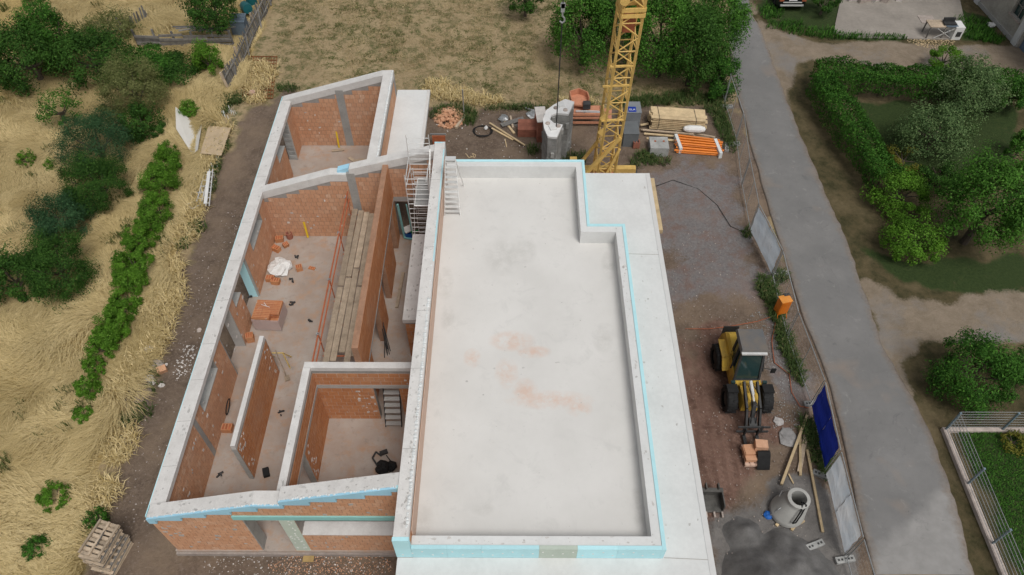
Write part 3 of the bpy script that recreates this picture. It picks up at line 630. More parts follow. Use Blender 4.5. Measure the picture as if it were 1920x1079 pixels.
for k in range(26): fd.obox((-3.2+k*.29,7.758,4.42+.12*((k%3)-1)),(.05,.012,.05))
fd.build('fixing_disc',M_white,house)
pbox('formwork_beam',M_wood,house,5.93,6.13,21.35,24.5,3.55,3.75)
top_dirt(house,'x',7.9,8.15,-2.9,4.2,lambda u:ZP-.03,45,7,M_grime); top_dirt(house,'y',4.01,4.26,8,20.5,lambda u:ZP-.03,60,8,M_grime); top_dirt(house,'y',4.5,5.85,5.4,24,lambda u:ZC-.01,70,9,M_grime); top_dirt(house,'x',8.2,24,-2.8,2.6,lambda u:ZC,60,10,M_grime); top_dirt(house,'y',-4.3,-3.45,17.7,22,lambda u:2.62,80,11,M_lintel)
# walls under the canopy
wall('flat_block_wall','y',3.9,4.27,8.3,20.6,[(8.3,3.84),(20.6,3.84)],[(9.5,12,.0,2.6),(14,17,.9,2.6)],beam=.2)
wall('flat_block_wall','x',7.9,8.27,-2.94,3.89,[(-2.94,3.84),(3.89,3.84)],[(-1.5,1.8,0,2.6)],beam=.2)
wall('flat_block_wall','x',24.05,24.4,-2.94,3.4,[(-2.94,3.84),(3.4,3.84)],[(-.5,1.2,.9,2.6)],beam=.2)
# ------------------------------------------------------------------ things on the site
def V(*a): return Vector(a)
def rot(yaw,pitch=0,roll=0): return (Matrix.Rotation(yaw,3,'Z')@Matrix.Rotation(pitch,3,'X')@Matrix.Rotation(roll,3,'Y'))
def mono(name,m,label,cat,fn,group=None,smooth=False):
    b=MB(); fn(b); return tag(b.build(name,m,None,smooth),label,cat,group)
# ---- mobile site fence (3 m panels on concrete feet)
FX=11.72; FZ=1.58
FY=[9.34,12.52,15.45,18.80,22.2,25.14,28.3,31.9,35.2,38.4]; FY=[6.1]+FY
FXs=[11.62,11.63,11.76,11.95,11.74,11.86,11.42,11.62,12.0,11.95,12.1]
tarp={1:('white',),2:('blue',),5:('pale',)}
FL=['bare wire mesh site fence panel nearest the bottom edge of the picture','site fence panel hung with a streaky white and pale blue tarpaulin','site fence panel hung with a dark blue tarpaulin','bare mesh site fence panel between the blue tarpaulin and the orange cabinet','bare mesh site fence panel beside the orange cabinet','site fence panel covered by a pale grey blue tarpaulin beside the road bend','bare mesh site fence panel just beyond the pale blue tarpaulin','bare mesh site fence panel beside the orange pipes','bare mesh site fence panel beside the overgrown verge near the timber stack','bare mesh site fence panel farthest up the road by the trees']
def mesh_wires(b,p,q,z0,z1,nx,nz,r):
    for k in range(1,nx): c=p.lerp(q,k/nx); b.tube(V(c.x,c.y,z0),V(c.x,c.y,z1),r,3,t=.5,cap=False)
    for k in range(1,nz): z=z0+(z1-z0)*k/nz; b.tube(V(p.x,p.y,z),V(q.x,q.y,z),r,3,t=.5,cap=False)
def cloth(b,p,q,z0,z1,off,n=14,m=10,amp=.035,seed=0):
    rr=random.Random(seed); ph=[rr.uniform(0,6) for _ in range(4)]; vs=[];fs=[]
    for i in range(n+1):
        for j in range(m+1):
            c=p.lerp(q,i/n); z=z0+(z1-z0)*j/m
            d=off+amp*(math.sin(i*1.1+ph[0])*.5+math.sin(j*1.3+i*.4+ph[1])*.4+rr.uniform(-.2,.2))*(1 if 0<j<m else .4)
            vs.append((c.x+d,c.y+rr.uniform(-.01,.01),z+ (0.02*math.sin(i*.9+ph[2]) if j in(0,m) else 0)))
    w=m+1
    for i in range(n):
        for j in range(m): fs.append((i*w+j,(i+1)*w+j,(i+1)*w+j+1,i*w+j+1))
    b.add(vs,fs,.5)
for i in range(len(FY)-1):
    p=V(FXs[i],FY[i]+.06,0); q=V(FXs[i+1],FY[i+1]-.06,0); z0=G+.12; z1=FZ
    lean=V(0.06 if i in(5,) else 0,0,0)
    t=thing('site_fence_panel',FL[i],'fence panel',((p+q)/2+V(0,0,G)),'mobile fence panels along the road')
    b=MB(); 
    for a,c in ((V(p.x,p.y,z0),V(p.x,p.y,z1)),(V(q.x,q.y,z0),V(q.x,q.y,z1)),(V(p.x,p.y,z1),V(q.x,q.y,z1)),(V(p.x,p.y,z0+.1),V(q.x,q.y,z0+.1))): b.tube(a,c,.021,6,t=.5)
    b.build('frame',M_galv,t)
    mc=(p+q)/2; part('middle_post',M_galv,t,lambda b:b.tube(V(mc.x,mc.y,z0+.1),V(mc.x,mc.y,z1),.017,6))
    part('wire_mesh',M_galv,t,lambda b:mesh_wires(b,p,q,z0+.1,z1,18,7,.0015))
    if i in tarp:
        kind=tarp[i][0]; m={'white':M_wtarp,'blue':M_blue,'pale':M_ltarp}[kind]
        zt0=z0+.12; zt1=z1-.05
        part('tarpaulin',m,t,lambda b:cloth(b,p+V(0,.06,0),q-V(0,.06,0),zt0,zt1,-.03,seed=i))
def foot(px,py,label,yaw=0,dx=0):
    c=at(px,py); b=MB(); b.obox(V(c.x,c.y,G+.06),(.68,.22,.13),rot(yaw)); t=thing('fence_foot',label,'concrete foot',(c.x,c.y,G),'concrete fence feet')
    b.build('block',M_block,t); h=MB()
    for k in (-.24,-.12,.12,.24): h.obox(V(c.x,c.y,G+.126)+rot(yaw)@V(k,0,0),(.07,.07,.012),rot(yaw))
    h.build('socket',M_dark,t)
for a in ((1583,1051,'perforated concrete fence foot below the near end of the white tarpaulin',.15),(1527,1024,'spare perforated concrete fence foot lying loose beside the sand heap',.35),(1540,893,'concrete fence foot under the joint of blue and white tarpaulins',-.45),(1522,759,'concrete fence foot at the far end of the blue tarpaulin',.05),(1462,514,'concrete fence foot half hidden in weeds behind the orange cabinet',.05),(1375,272,'concrete fence foot beside the ends of the orange pipes',0.1),(1362,278,'small concrete fence foot tilted against the orange pipe ends',1.4),(1362,202,'dark concrete fence foot in the verge beyond the timber stack',0.)): foot(*a[:4-1],a[3])
# ---- garden fence of double wire mats on a kerb
gf_=thing('garden_fence','galvanised double wire garden fence with blue grey posts on low kerb','fence',(17,12,G))
part('kerb',M_stone,gf_,lambda b:(b.box(16.86,17.06,5.0,14.45,G-.2,G+.14),b.box(17.06,30,14.28,14.45,G-.2,G+.14)))
for (x,y) in ((16.97,14.36),(16.97,12.09),(16.97,9.84),(16.97,7.6),(19.18,14.36),(21.4,14.36),(23.6,14.36)):
    part('post',M_bluetrim,gf_,lambda b:(b.obox(V(x,y,G+.72),(.06,.06,1.36)),b.obox(V(x,y,1.08),(.075,.075,.03))))
for (p,q) in ((V(16.93,5.5,0),V(16.93,14.33,0)),(V(17.0,14.41,0),V(25,14.41,0))):
    for k in range(7):
        part('rail',M_galv,gf_,lambda b:b.tube(p+V(0,0,G+.24+k*.19),q+V(0,0,G+.24+k*.19),.011,5))
    b=MB(); n=int((q-p).length/.1)
    for k in range(n): c=p.lerp(q,k/n); b.tube(V(c.x,c.y,G+.2),V(c.x,c.y,1.06),.003,3,cap=False)
    tag(b.build('wire',M_galv,gf_),kind='stuff')
# ---- wheel loader
def wheel(parent,c,R_,w,axis=V(1,0,0)):
    b=MB(); prof=[(.55,-.5),(.86,-.5),(.97,-.38),(1,-.2),(1,.2),(.97,.38),(.86,.5),(.55,.5)]; n=28; vs=[];fs=[]
    y=V(0,0,1); x=axis.normalized(); zc=x.cross(y)
    for (r,o) in prof:
        for k in range(n):
            a=2*math.pi*k/n; vs.append(c+x*o*w+(y*math.sin(a)+zc*math.cos(a))*r*R_)
    for i in range(len(prof)-1):
        for k in range(n): fs.append((i*n+k,i*n+(k+1)%n,(i+1)*n+(k+1)%n,(i+1)*n+k))
    b.add(vs,fs,.4)
    for k in range(22):
        a=2*math.pi*k/22; d=(y*math.sin(a)+zc*math.cos(a)); s=1 if k%2 else -1
        b.beam(c+d*R_*1.0+x*s*.02*w,c+d*R_*.985+x*s*.46*w,.07,.05,.6,up=d)
    ty=b.build('wheel',M_black,parent)
    q=MB(); 
    for s in (-1,1): q.tube(c+x*s*w*.30,c+x*s*w*.36,R_*.56,18,R_*.5,t=.5)
    q.build('rim',M_dark,ty)
    return ty
ld=thing('wheel_loader','yellow and grey compact wheel loader with pallet forks parked on red soil','wheel loader',(9.3,15.5,G))
for x in (8.58,9.98): wheel(ld,V(x,15.45,G+.55),.55,.42)
for x in (8.50,9.92): wheel(ld,V(x,17.45,G+.55),.55,.42,V(1,.06,0))
def lp(name,m,fn,par=None): return part(name,m,par or ld,fn)
def tap(b,c,s0,s1,z0,z1,t=.5,off=(0,0)):   # tapered block
    x,y=c; a,d=s0[0]/2,s0[1]/2; e,f=s1[0]/2,s1[1]/2; ox,oy=off
    b.hexa([(x-a,y-d,z0),(x+a,y-d,z0),(x+a,y+d,z0),(x-a,y+d,z0),(x-e+ox,y-f+oy,z1),(x+e+ox,y-f+oy,z1),(x+e+ox,y+f+oy,z1),(x-e+ox,y+f+oy,z1)],t)
body=lp('rear_body',M_lyellow,lambda b:(tap(b,(9.16,17.66),(1.0,1.5),(.96,1.3),G+.5,.75,off=(0,-.02)),tap(b,(9.14,17.62),(.98,1.30),(.80,1.05),.752,1.14,off=(-.04,-.06)),tap(b,(9.10,17.58),(.78,1.0),(.55,.75),1.142,1.27,off=(-.03,-.04)),tap(b,(9.2,16.55),(.95,.9),(.95,.9),G+.45,.75)))
lp('fender',M_lyellow,lambda b:(b.beam(V(8.56,17.0,.92),V(8.55,17.85,.92),.30,.05),b.beam(V(8.6,16.66,.45),V(8.56,17.0,.9),.30,.05)))
lp('fender',M_black,lambda b:(b.beam(V(9.90,16.95,.92),V(9.90,17.95,.92),.46,.05),b.beam(V(9.90,16.62,.45),V(9.90,16.95,.9),.44,.05)))
lp('engine_grille',M_dark,lambda b:b.box(8.75,9.4,18.50,18.53,.3,.95),body); lp('marking',M_blueobj,lambda b:b.obox(V(8.655,17.55,.62),(.03,.35,.16)),body)
cab=lp('cab_frame',M_dark,lambda b:[b.beam(p,q,.08,.08) for p,q in ((V(8.82,17.18,.7),V(8.84,17.1,2.3)),(V(9.72,17.18,.7),V(9.70,17.1,2.3)),(V(8.74,16.0,.75),V(8.82,16.38,2.3)),(V(9.72,16.0,.75),V(9.64,16.38,2.3)),(V(8.74,16.0,.78),V(9.72,16.0,.78)),(V(8.74,16.6,.75),V(8.82,16.72,2.3)),(V(9.73,16.6,.75),V(9.66,16.72,2.3)))])
M_cabroof=mat('dusty_grey_roof',(.105,.11,.115),.6,.15,2.2,0,.1,40,col2=(.19,.155,.12))
lp('cab_roof',M_cabroof,lambda b:(tap(b,(9.24,16.80),(1.08,1.12),(.98,1.0),2.28,2.42),))
lp('roof_visor',M_alu,lambda b:b.obox(V(9.22,16.21,2.30),(.98,.10,.07)))
lp('windscreen',M_glass,lambda b:b.hexa([(8.79,16.03,.8),(9.67,16.03,.8),(9.67,16.05,.8),(8.79,16.05,.8),(8.86,16.36,2.27),(9.60,16.36,2.27),(9.60,16.38,2.27),(8.86,16.38,2.27)],.5))
lp('side_window',M_glass,lambda b:b.hexa([(8.76,16.05,.9),(8.78,16.05,.9),(8.84,17.13,.9),(8.82,17.13,.9),(8.83,16.4,2.25),(8.85,16.4,2.25),(8.86,17.08,2.25),(8.84,17.08,2.25)],.5))
lp('side_window',M_glass,lambda b:b.hexa([(9.69,16.05,.9),(9.71,16.05,.9),(9.71,17.13,.9),(9.69,17.13,.9),(9.62,16.4,2.25),(9.64,16.4,2.25),(9.69,17.08,2.25),(9.67,17.08,2.25)],.5))
lp('rear_window',M_glass,lambda b:b.box(8.88,9.66,17.13,17.15,1.2,2.25))
lp('door_panel',M_lyellow,lambda b:b.hexa([(8.71,16.05,.2),(8.75,16.05,.2),(8.77,17.1,.2),(8.73,17.1,.2),(8.73,16.1,.92),(8.77,16.1,.92),(8.80,17.1,.92),(8.76,17.1,.92)],.5))
lp('seat',M_black,lambda b:(b.box(9.0,9.45,16.5,16.95,.9,1.05),b.box(9.0,9.45,16.92,17.05,1.0,1.6)))
lp('steering_wheel',M_black,lambda b:b.path([V(9.22+.17*math.cos(a),16.3+.1*math.sin(a),1.25+.12*math.sin(a)) for a in [k*math.pi/6 for k in range(12)]],.015,5,closed=True))
mr=lp('mirror_arm',M_dark,lambda b:b.path([V(9.68,16.1,1.5),V(10.05,15.98,1.55)],.015,5)); lp('mirror',M_black,lambda b:b.obox(V(10.1,15.97,1.5),(.18,.05,.26)),mr)
lp('front_frame',M_lyellow,lambda b:(tap(b,(9.28,15.5),(.66,1.0),(.6,.9),G+.4,.62),b.box(8.78,9.78,15.82,15.98,.62,.80),tap(b,(9.28,15.15),(.5,.5),(.4,.3),.62,.95)))
for s in (-1,1):
    lp('headlight',M_glass,lambda b:b.obox(V(9.28+s*.62,15.84,.86),(.16,.1,.12)))
    lp('indicator',M_lyellow,lambda b:b.obox(V(9.28+s*.45,15.83,.74),(.2,.08,.08)))
    lp('front_fender',M_black,lambda b:b.beam(V(9.28+s*.70,15.75,.86),V(9.28+s*.70,15.35,.90),.42,.04))
    lp('lift_arm',M_dark,lambda b:(b.beam(V(9.28+s*.26,15.75,1.05),V(9.28+s*.26,14.75,.72),.08,.18),b.beam(V(9.28+s*.26,14.75,.72),V(9.28+s*.26,14.25,.15),.08,.18)))
    lp('lift_cylinder',M_alu,lambda b:b.tube(V(9.28+s*.15,15.75,.55),V(9.28+s*.2,14.9,.55),.05,8))
lp('tilt_cylinder',M_alu,lambda b:(b.tube(V(9.28,15.75,1.08),V(9.28,15.2,1.0),.07,8),b.tube(V(9.28,15.2,1.0),V(9.28,14.75,.9),.04,8)))
lp('bell_crank',M_dark,lambda b:(b.beam(V(9.28,14.85,1.0),V(9.28,14.55,.35),.14,.14),b.beam(V(9.28,14.55,.35),V(9.28,14.2,.2),.3,.16)))
lp('hydraulic_hose',M_black,lambda b:[b.path([V(9.28+d,15.6,1.0),V(9.28+d*1.5,15.1,1.22),V(9.28+d*1.1,14.6,.8),V(9.28+d,14.3,.35)],.02,5) for d in(-.1,.1)])
lp('fork_carriage',M_dark,lambda b:[b.beam(V(8.66,14.14,z),V(9.9,14.14,z),.05,.09) for z in(.0,.34)]+[b.beam(V(x,14.14,-.05),V(x,14.14,.4),.06,.08) for x in(8.95,9.6)])
for x in (8.98,9.48): lp('fork',M_dark,lambda b:(b.beam(V(x,14.08,.3),V(x,14.08,-.15),.12,.05),b.beam(V(x,14.08,-.16),V(x,12.95,-.17),.12,.05)))
# pallet load on the forks
pl=thing('brick_pallet','small pallet with a few orange clay blocks and black mat on loader forks','pallet',(9.2,13.2,G))
part('pallet',M_salmon,pl,lambda b:[b.box(8.78+k*.2,8.78+k*.2+.14,12.75,13.62,-.12,-.09) for k in range(5)]+[b.box(8.78,9.72,y,y+.09,-.26,-.121) for y in (12.77,13.13,13.5)])
for (x,y,z,s,a) in ((8.98,13.30,.04,(.38,.42,.24),.08),(9.0,12.98,.0,(.42,.20,.18),.04),(9.42,13.36,.06,(.48,.38,.28),-.06),(9.40,13.40,.32,(.46,.34,.22),-.1),(8.82,13.28,.02,(.12,.36,.2),.1)):
    part('clay_block',M_brick,pl,lambda b:b.obox(V(x,y,z),s,rot(a)))
part('rubber_mat',M_black,pl,lambda b:b.add([p for k in range(9) for p in (V(9.22,13.20-.07*k,.26-.5*(k/8)**2.2+.03*math.sin(k)),V(9.70,13.20-.07*k,.26-.5*(k/8)**2.2+.03*math.sin(k)))]+[p for k in range(9) for p in (V(9.22,13.20-.07*k,.235-.5*(k/8)**2.2+.03*math.sin(k)),V(9.70,13.20-.07*k,.235-.5*(k/8)**2.2+.03*math.sin(k)))],[(2*k,2*k+1,2*k+3,2*k+2) for k in range(8)]+[(18+2*k+1,18+2*k,18+2*k+2,18+2*k+3) for k in range(8)]))
# ---- concrete manhole cone
mc=thing('manhole_cone','grey concrete manhole cone standing on timber offcuts with black sling','manhole cone',at(1478,968))
c0=at(1475,966); cx,cy=c0.x,c0.y+.1
outer=[(.62,.02),(.62,.14),(.60,.22),(.42,.74,.20,.10),(.40,.80,.20,.10),(.40,.96,.20,.10)]; inner=[(.38,.97,.20,.10),(.28,.97,.20,.10),(.27,.72,.20,.10),(.50,.12),(.50,.04)]
M_cone=mat('cast_concrete',(.40,.395,.37),.85,.10,2,0,.2,40)
mb_=MB(); mb_.lathe(V(cx,cy,G+.06),outer+inner,40,.5); cone=mb_.build('cone_shell',M_cone,mc,True)
sm=cone.modifiers.new('e','EDGE_SPLIT'); sm.split_angle=R(28)
part('sling',M_black,mc,lambda b:b.path([V(cx+.28,cy+.0,G+.92),V(cx+.26,cy-.12,G+1.05),V(cx+.18,cy-.34,G+.98),V(cx+.02,cy-.55,G+.66),V(cx-.06,cy-.62,G+.5),V(cx+.06,cy-.60,G+.52),V(cx+.22,cy-.42,G+.80),V(cx+.38,cy-.18,G+1.05),V(cx+.36,cy-.02,G+.9)],.028,6))
for i,(dx,dy,a) in enumerate(((-.35,-.42,.6),(.15,-.56,.8),(.42,-.4,.5))): part('timber_offcut',M_wood,mc,lambda b:b.obox(V(cx+dx,cy+dy,G+.03),(.34,.10,.08),rot(a)))
mono('metal_frame',M_galv,'bent thin metal frame leaning on the manhole cone','frame',lambda b:(b.path([V(cx-.62,cy-.1,G+.1),V(cx-.2,cy+.55,G+.62),V(cx+.0,cy+.5,G+1.0),V(cx-.02,cy+.05,G+.80),V(cx-.45,cy-.1,G+.5),V(cx-.64,cy-.16,G+.12)],.018,5),b.tube(V(cx-.02,cy+.05,G+.80),V(cx-.18,cy-.08,G+.72),.02,5)))
def crumple(b,c,r,seed=0,flat=.5,n=10):
    rr=random.Random(seed); vs=[];fs=[]; m=7; c=V(*c)
    for i in range(m+1):
        th=math.pi*i/m
        for k in range(n):
            a=2*math.pi*k/n; q=r*rr.uniform(.72,1.15); vs.append(c+V(q*math.sin(th)*math.cos(a),q*math.sin(th)*math.sin(a),max(-.02,q*math.cos(th)*flat+r*flat*.4)))
    for i in range(m):
        for k in range(n): fs.append((i*n+k,i*n+(k+1)%n,(i+1)*n+(k+1)%n,(i+1)*n+k))
    b.add(vs,[f[::-1] for f in fs]); return b
def ragpile(name,m,label,cat,px,py,r,seed,z=G,flat=.5): 
    p=at(px,py,z); return mono(name,m,label,cat,lambda b:crumple(b,p,r,seed,flat))
ragpile('blue_bag',M_blueobj,'crumpled bright blue plastic bag beside the manhole cone','bag',1440,967,.17,3)
ragpile('plastic_sheet',mat('clear_sheet',(.30,.29,.28),.4,.2,6,0,.6,20),'crumpled clear plastic sheet on soil right of the loader','plastic sheet',1478,822,.42,4,G,.18)
ragpile('plastic_sheet',mat('pale_sheet',(.48,.45,.43),.4,.2,6,0,.6,20),'small crumpled pale plastic sheet near loader front wheel','plastic sheet',1459,791,.2,5,G,.25)
# ---- sand heap
def heap(name,m,label,cat,peaks,rad,res=.09,seed=0,kind=None):
    xs_=np.arange(-rad,rad,res); X,Y=np.meshgrid(xs_,xs_); cx_=sum(p[0] for p in peaks)/len(peaks); cy_=sum(p[1] for p in peaks)/len(peaks)
    X=X+cx_;Y=Y+cy_; Z=np.full(X.shape,-.3)
    for (px_,py_,h,r,e) in peaks: Z=np.maximum(Z,h*(1-np.hypot((X-px_)/r,(Y-py_)/(r*e))))
    Z=Z+(smooth_noise(X,Y,.5,seed)-.5)*.16+(smooth_noise(X,Y,.17,seed+1)-.5)*.07
    Z=np.where(Z<0,Z*.6,Z); n=len(xs_); ii=(np.arange(n-1)[:,None]*n+np.arange(n-1)[None]).ravel()
    f=np.stack([ii,ii+1,ii+n+1,ii+n],1); v=np.stack([X.ravel(),Y.ravel(),G+Z.ravel()],1)
    keep=(v[f,2].max(1)>G-.1); o=npmesh(name,v,f[keep],np.zeros(len(v)),m,smooth=True); return tag(o,label,cat,kind=kind)
M_sand=mat('damp_grey_sand',(.15,.145,.14),.95,.2,1.8,0,.9,35)
h1=at(1420,1075);h2=at(1470,1050);h3=at(1395,1000)
heap('sand_heap',M_sand,'dark grey sand heap beside the roof edge at the bottom','sand heap',[(h1.x+.1,h1.y-.5,1.15,1.35,1.1),(h2.x+.1,h2.y-.4,.95,1.35,1.1),(h3.x,h3.y,.5,.7,.8),(h2.x+.7,h2.y-.7,.6,1.0,1.0)],2.6,seed=21)
# ---- timbers by the fence
def timber(p,q,w,h,label,m=None,name='timber_beam',cat='timber',lift=.03,group='loose timbers'):
    a=at(*p);c=at(*q); return mono(name,m or M_wood,label,cat,lambda b:b.beam(V(a.x,a.y,G+lift+h/2),V(c.x,c.y,G+lift+h/2),w,h),group)
timber((1511,783),(1463,912),.10,.10,'long square timber pointing down to the manhole cone',lift=.10)
timber((1514,795),(1498,886),.16,.05,'wide weathered board lying between two long timbers',M_oldwood,lift=.02)
timber((1499,800),(1500,893),.09,.08,'short yellow timber under the weathered board',lift=.0)
timber((1512,846),(1541,1000),.09,.08,'long slim timber right of the manhole cone',lift=.05)
timber((1478,890),(1487,908),.05,.03,'short splinter of timber behind the manhole cone',lift=.03)
# ---- excavator bucket poking out below the canopy
bk=thing('digger_bucket','grey steel excavator bucket lying under the canopy edge','bucket',at(1330,945))
p=at(1331,944); M_bucket=mat('worn_steel',(.13,.125,.115),.6,.3,4,.1,.4,40,metal=.3)
part('bucket_shell',M_bucket,bk,lambda b:(b.beam(p+V(-.55,-.34,.05),p+V(.40,-.34,.05),.06,.05),b.beam(p+V(-.55,.0,.03),p+V(.40,.0,.03),.62,.04),b.beam(p+V(-.55,.32,.28),p+V(.40,.32,.28),.05,.5),b.obox(p+V(.40,.0,.25),(.04,.66,.5)),b.obox(p+V(-.55,.0,.25),(.04,.66,.5)),b.beam(p+V(-.55,.28,.52),p+V(.42,.28,.52),.16,.06)))
for k in range(4): part('tooth',M_stone,bk,lambda b:tap(b,(p.x-.5+k*.29,p.y-.46),(.09,.2),(.06,.2),G+.04,G+.1))
part('hinge_plate',M_bucket,bk,lambda b:[b.obox(p+V(x,.38,.6),(.05,.2,.22)) for x in(-.2,.25)])
# ---- orange site power cabinet
cb=thing('power_cabinet','orange site power cabinet on short legs against the fence','cabinet',at(1462,592))
p=at(1460,590); A=rot(.25)
part('body',M_orange,cb,lambda b:b.obox(p+V(0,.0,.66),(.46,.36,.84),A)); part('roof',mat('pale_orange',(.75,.30,.06),.5,.08,3,0,.05),cb,lambda b:b.obox(p+V(0,0,1.10),(.50,.40,.035),A))
for sx in(-1,1): part('leg',M_orange,cb,lambda b:(b.path([p+A@V(sx*.22,-.18,.25),p+A@V(sx*.22,-.3,.02),p+A@V(sx*.22,.3,.02),p+A@V(sx*.22,.18,.25)],.02,5)))
part('door',mat('deep_orange',(.62,.16,.01),.5,.08,3,0,.05),cb,lambda b:b.obox(p+A@V(0,-.187,.66),(.40,.02,.76),A)); part('plug_cover',M_dark,cb,lambda b:b.obox(p+V(.1,.23,1.0),(.28,.14,.26),A))
mono('power_cable',M_redrail,'thin orange red cable snaking from the cabinet to the fence foot','cable',lambda b:b.path([at(1455,600,G+.05),at(1447,640,G+.05),at(1452,680,G+.05),at(1480,702,G+.05),at(1484,735,G+.05),at(1500,762,G+.05),at(1516,765,G+.05)],.018,5))
mono('power_cable',M_redrail,'thin reddish cable lying behind the loader cab','cable',lambda b:b.path([at(1285,617,G+.04),at(1330,617,G+.04),at(1370,612,G+.04),at(1420,603,G+.04),at(1452,592,G+.04)],.016,5))
mono('black_cable',M_black,'thin black cable curving across the grey gravel yard','cable',lambda b:b.path([at(1228,350,G+.04),at(1262,338,G+.04),at(1310,355,G+.04),at(1345,385,G+.04),at(1370,425,G+.04),at(1400,438,G+.04)],.016,5))
# ---- crane
cr=thing('tower_crane','yellow lattice mast construction crane rising behind the flat roof','crane',(4.31,28.2,G))
B0=V(4.45,28.2,.1); T0=V(4.90,27.95,16.5); ax=(T0-B0).normalized(); Ls=(T0-B0).length; hw_=.43
xd=V(1,0.12,0); xd=(xd-ax*xd.dot(ax)).normalized(); yd=ax.cross(xd)
def mp(i,j,s): return B0+ax*s+xd*(hw_*i)+yd*(hw_*j)
for i in(-1,1):
    for j in(-1,1): part('chord',M_yellow,cr,lambda b:b.beam(mp(i,j,0),mp(i,j,Ls),.10,.10))
st=.66; n=int(Ls/st)
for k in range(n):
    s=k*st
    for (a,b_) in (((-1,-1),(1,-1)),((-1,1),(1,1)),((-1,-1),(-1,1)),((1,-1),(1,1))):
        if k%2==0: a2,b2=a,b_
        else: a2,b2=b_,a
        part('brace',M_yellow,cr,lambda b:b.tube(mp(*a2,s),mp(*b2,s+st),.032,6))
        if k%2==0: part('cross_bar',M_yellow,cr,lambda b:b.tube(mp(*a,s),mp(*b_,s),.028,6))
for s in (9.6,9.85): part('collar',M_yellow,cr,lambda b:[b.beam(mp(*a,s),mp(*c,s),.1,.16) for a,c in (((-1.15,-1.1),(1.15,-1.1)),((-1.15,1.1),(1.15,1.1)),((-1.1,-1.1),(-1.1,1.1)),((1.1,-1.1),(1.1,1.1)))])
part('pulley',M_yellow,cr,lambda b:b.tube(mp(-1.1,-1,10.35)-yd*.2,mp(-1.1,-1,10.35)+yd*.15,.2,14))
part('winch_box',M_redrail,cr,lambda b:b.obox(B0+ax*9.0,(.5,.5,.6)))
for s,l in ((6.2,-1.9),(4.3,-1.5),(7.2,-1.45)): part('step_bracket',M_yellow,cr,lambda b:b.beam(mp(l,-1,s),mp(1.0,-1,s),.10,.07))
for (i,s) in ((-1,4.4),(-1,3.6),(1,.9),(-1,1.4)): part('gusset_plate',M_yellow,cr,lambda b:b.hexa([mp(i,-1.06,s-.25),mp(i*1.7,-1.06,s),mp(i*1.7,-1.0,s),mp(i,-1.0,s-.25),mp(i,-1.06,s+.35),mp(i*1.7,-1.06,s+.1),mp(i*1.7,-1.0,s+.1),mp(i,-1.0,s+.35)],.5))
part('strut',M_yellow,cr,lambda b:b.beam(mp(.9,-1.1,3.3),V(3.05,27.5,.6),.15,.17)); part('strut',M_yellow,cr,lambda b:b.beam(mp(-.9,1,2.4),V(3.1,28.6,.6),.12,.14))
part('strut',M_yellow,cr,lambda b:b.beam(mp(1,-1.15,2.6),mp(-.9,-1.3,-.2),.10,.12))
part('base_frame',M_yellow,cr,lambda b:(b.box(2.9,6.2,27.3,27.6,G+.3,.45),b.box(2.9,6.2,28.8,29.1,G+.3,.45),b.box(2.9,3.2,27.3,29.1,.2,.6),b.box(2.8,3.15,28.5,29.0,.6,1.1)))
part('drive_cover',M_redrail,cr,lambda b:b.box(3.4,5.1,27.65,28.75,G+.2,.30))
for (x,y) in ((2.9,27.2),(6.1,27.2),(2.9,29.2),(6.1,29.2)): part('outrigger_foot',M_dark,cr,lambda b:b.obox(V(x,y,G+.14),(.5,.5,.28)))
hk=thing('crane_hook','steel crane hook block hanging on a dark vertical rope above the ballast','hook',(2.05,29.4,8.9))
part('rope',M_dark,hk,lambda b:b.tube(V(2.05,29.4,9.2),V(2.05,29.4,18),.022,5)); part('rope',M_dark,hk,lambda b:b.tube(V(2.06,29.4,2.0),V(2.05,29.4,8.3),.028,5))
part('hook_block',M_galv,hk,lambda b:(b.obox(V(2.05,29.4,9.0),(.16,.12,.4)),b.tube(V(2.05,29.34,9.1),V(2.05,29.46,9.1),.12,12),b.path([V(2.05,29.4,8.8),V(2.05,29.4,8.6),V(2.14,29.4,8.5),V(2.16,29.4,8.36),V(2.05,29.4,8.27),V(1.95,29.4,8.36)],.04,6)))
# crane ballast: stacked curved concrete blocks
bz=2.65; bt=thing('crane_ballast','tall C shaped stack of grey concrete crane ballast blocks with pale cap','ballast',(2.0,29.3,G))
def bp(px,py): p=at(px,py,bz); return (p.x,p.y)
OUT=[bp(1060,186),bp(1077,191),bp(1066,214),bp(1045,212),bp(1034,216),bp(1031,224),bp(1039,231),bp(1055,234),bp(1044,258),bp(1027,256),bp(1020,240),bp(1018,224),bp(1024,207),bp(1039,196)]
OUT=OUT[::-1]
cxx=sum(p[0] for p in OUT)/len(OUT); cyy=sum(p[1] for p in OUT)/len(OUT)
sgn=sum(OUT[i][0]*OUT[(i+1)%len(OUT)][1]-OUT[(i+1)%len(OUT)][0]*OUT[i][1] for i in range(len(OUT)))
if sgn<0: OUT=OUT[::-1]
for k in range(7):
    z0=G+k*.405; s=1+rnd.uniform(-.012,.012)
    part('ballast_block',M_block,bt,lambda b:b.prism([(cxx+(x-cxx)*s,cyy+(y-cyy)*s) for x,y in OUT],z0+.012,z0+.395))
    for q in range(5):
        i=rnd.randrange(len(OUT)); a=OUT[i]; c=OUT[(i+1)%len(OUT)]; t_=rnd.random(); mx,my=a[0]+(c[0]-a[0])*t_,a[1]+(c[1]-a[1])*t_
        part('lug',M_block,bt,lambda b:b.obox(V(mx,my,z0+.2),(.16,.16,.3)))
part('cap',M_cap,bt,lambda b:b.prism(OUT,G+7*.405+.003,bz)); capz=bz
for (px,py) in ((1052,197),(1036,240)): q=at(px,py,bz); part('lifting_pad',M_white,bt,lambda b:b.obox(q+V(0,0,.03),(.32,.4,.06),rot(.3)))
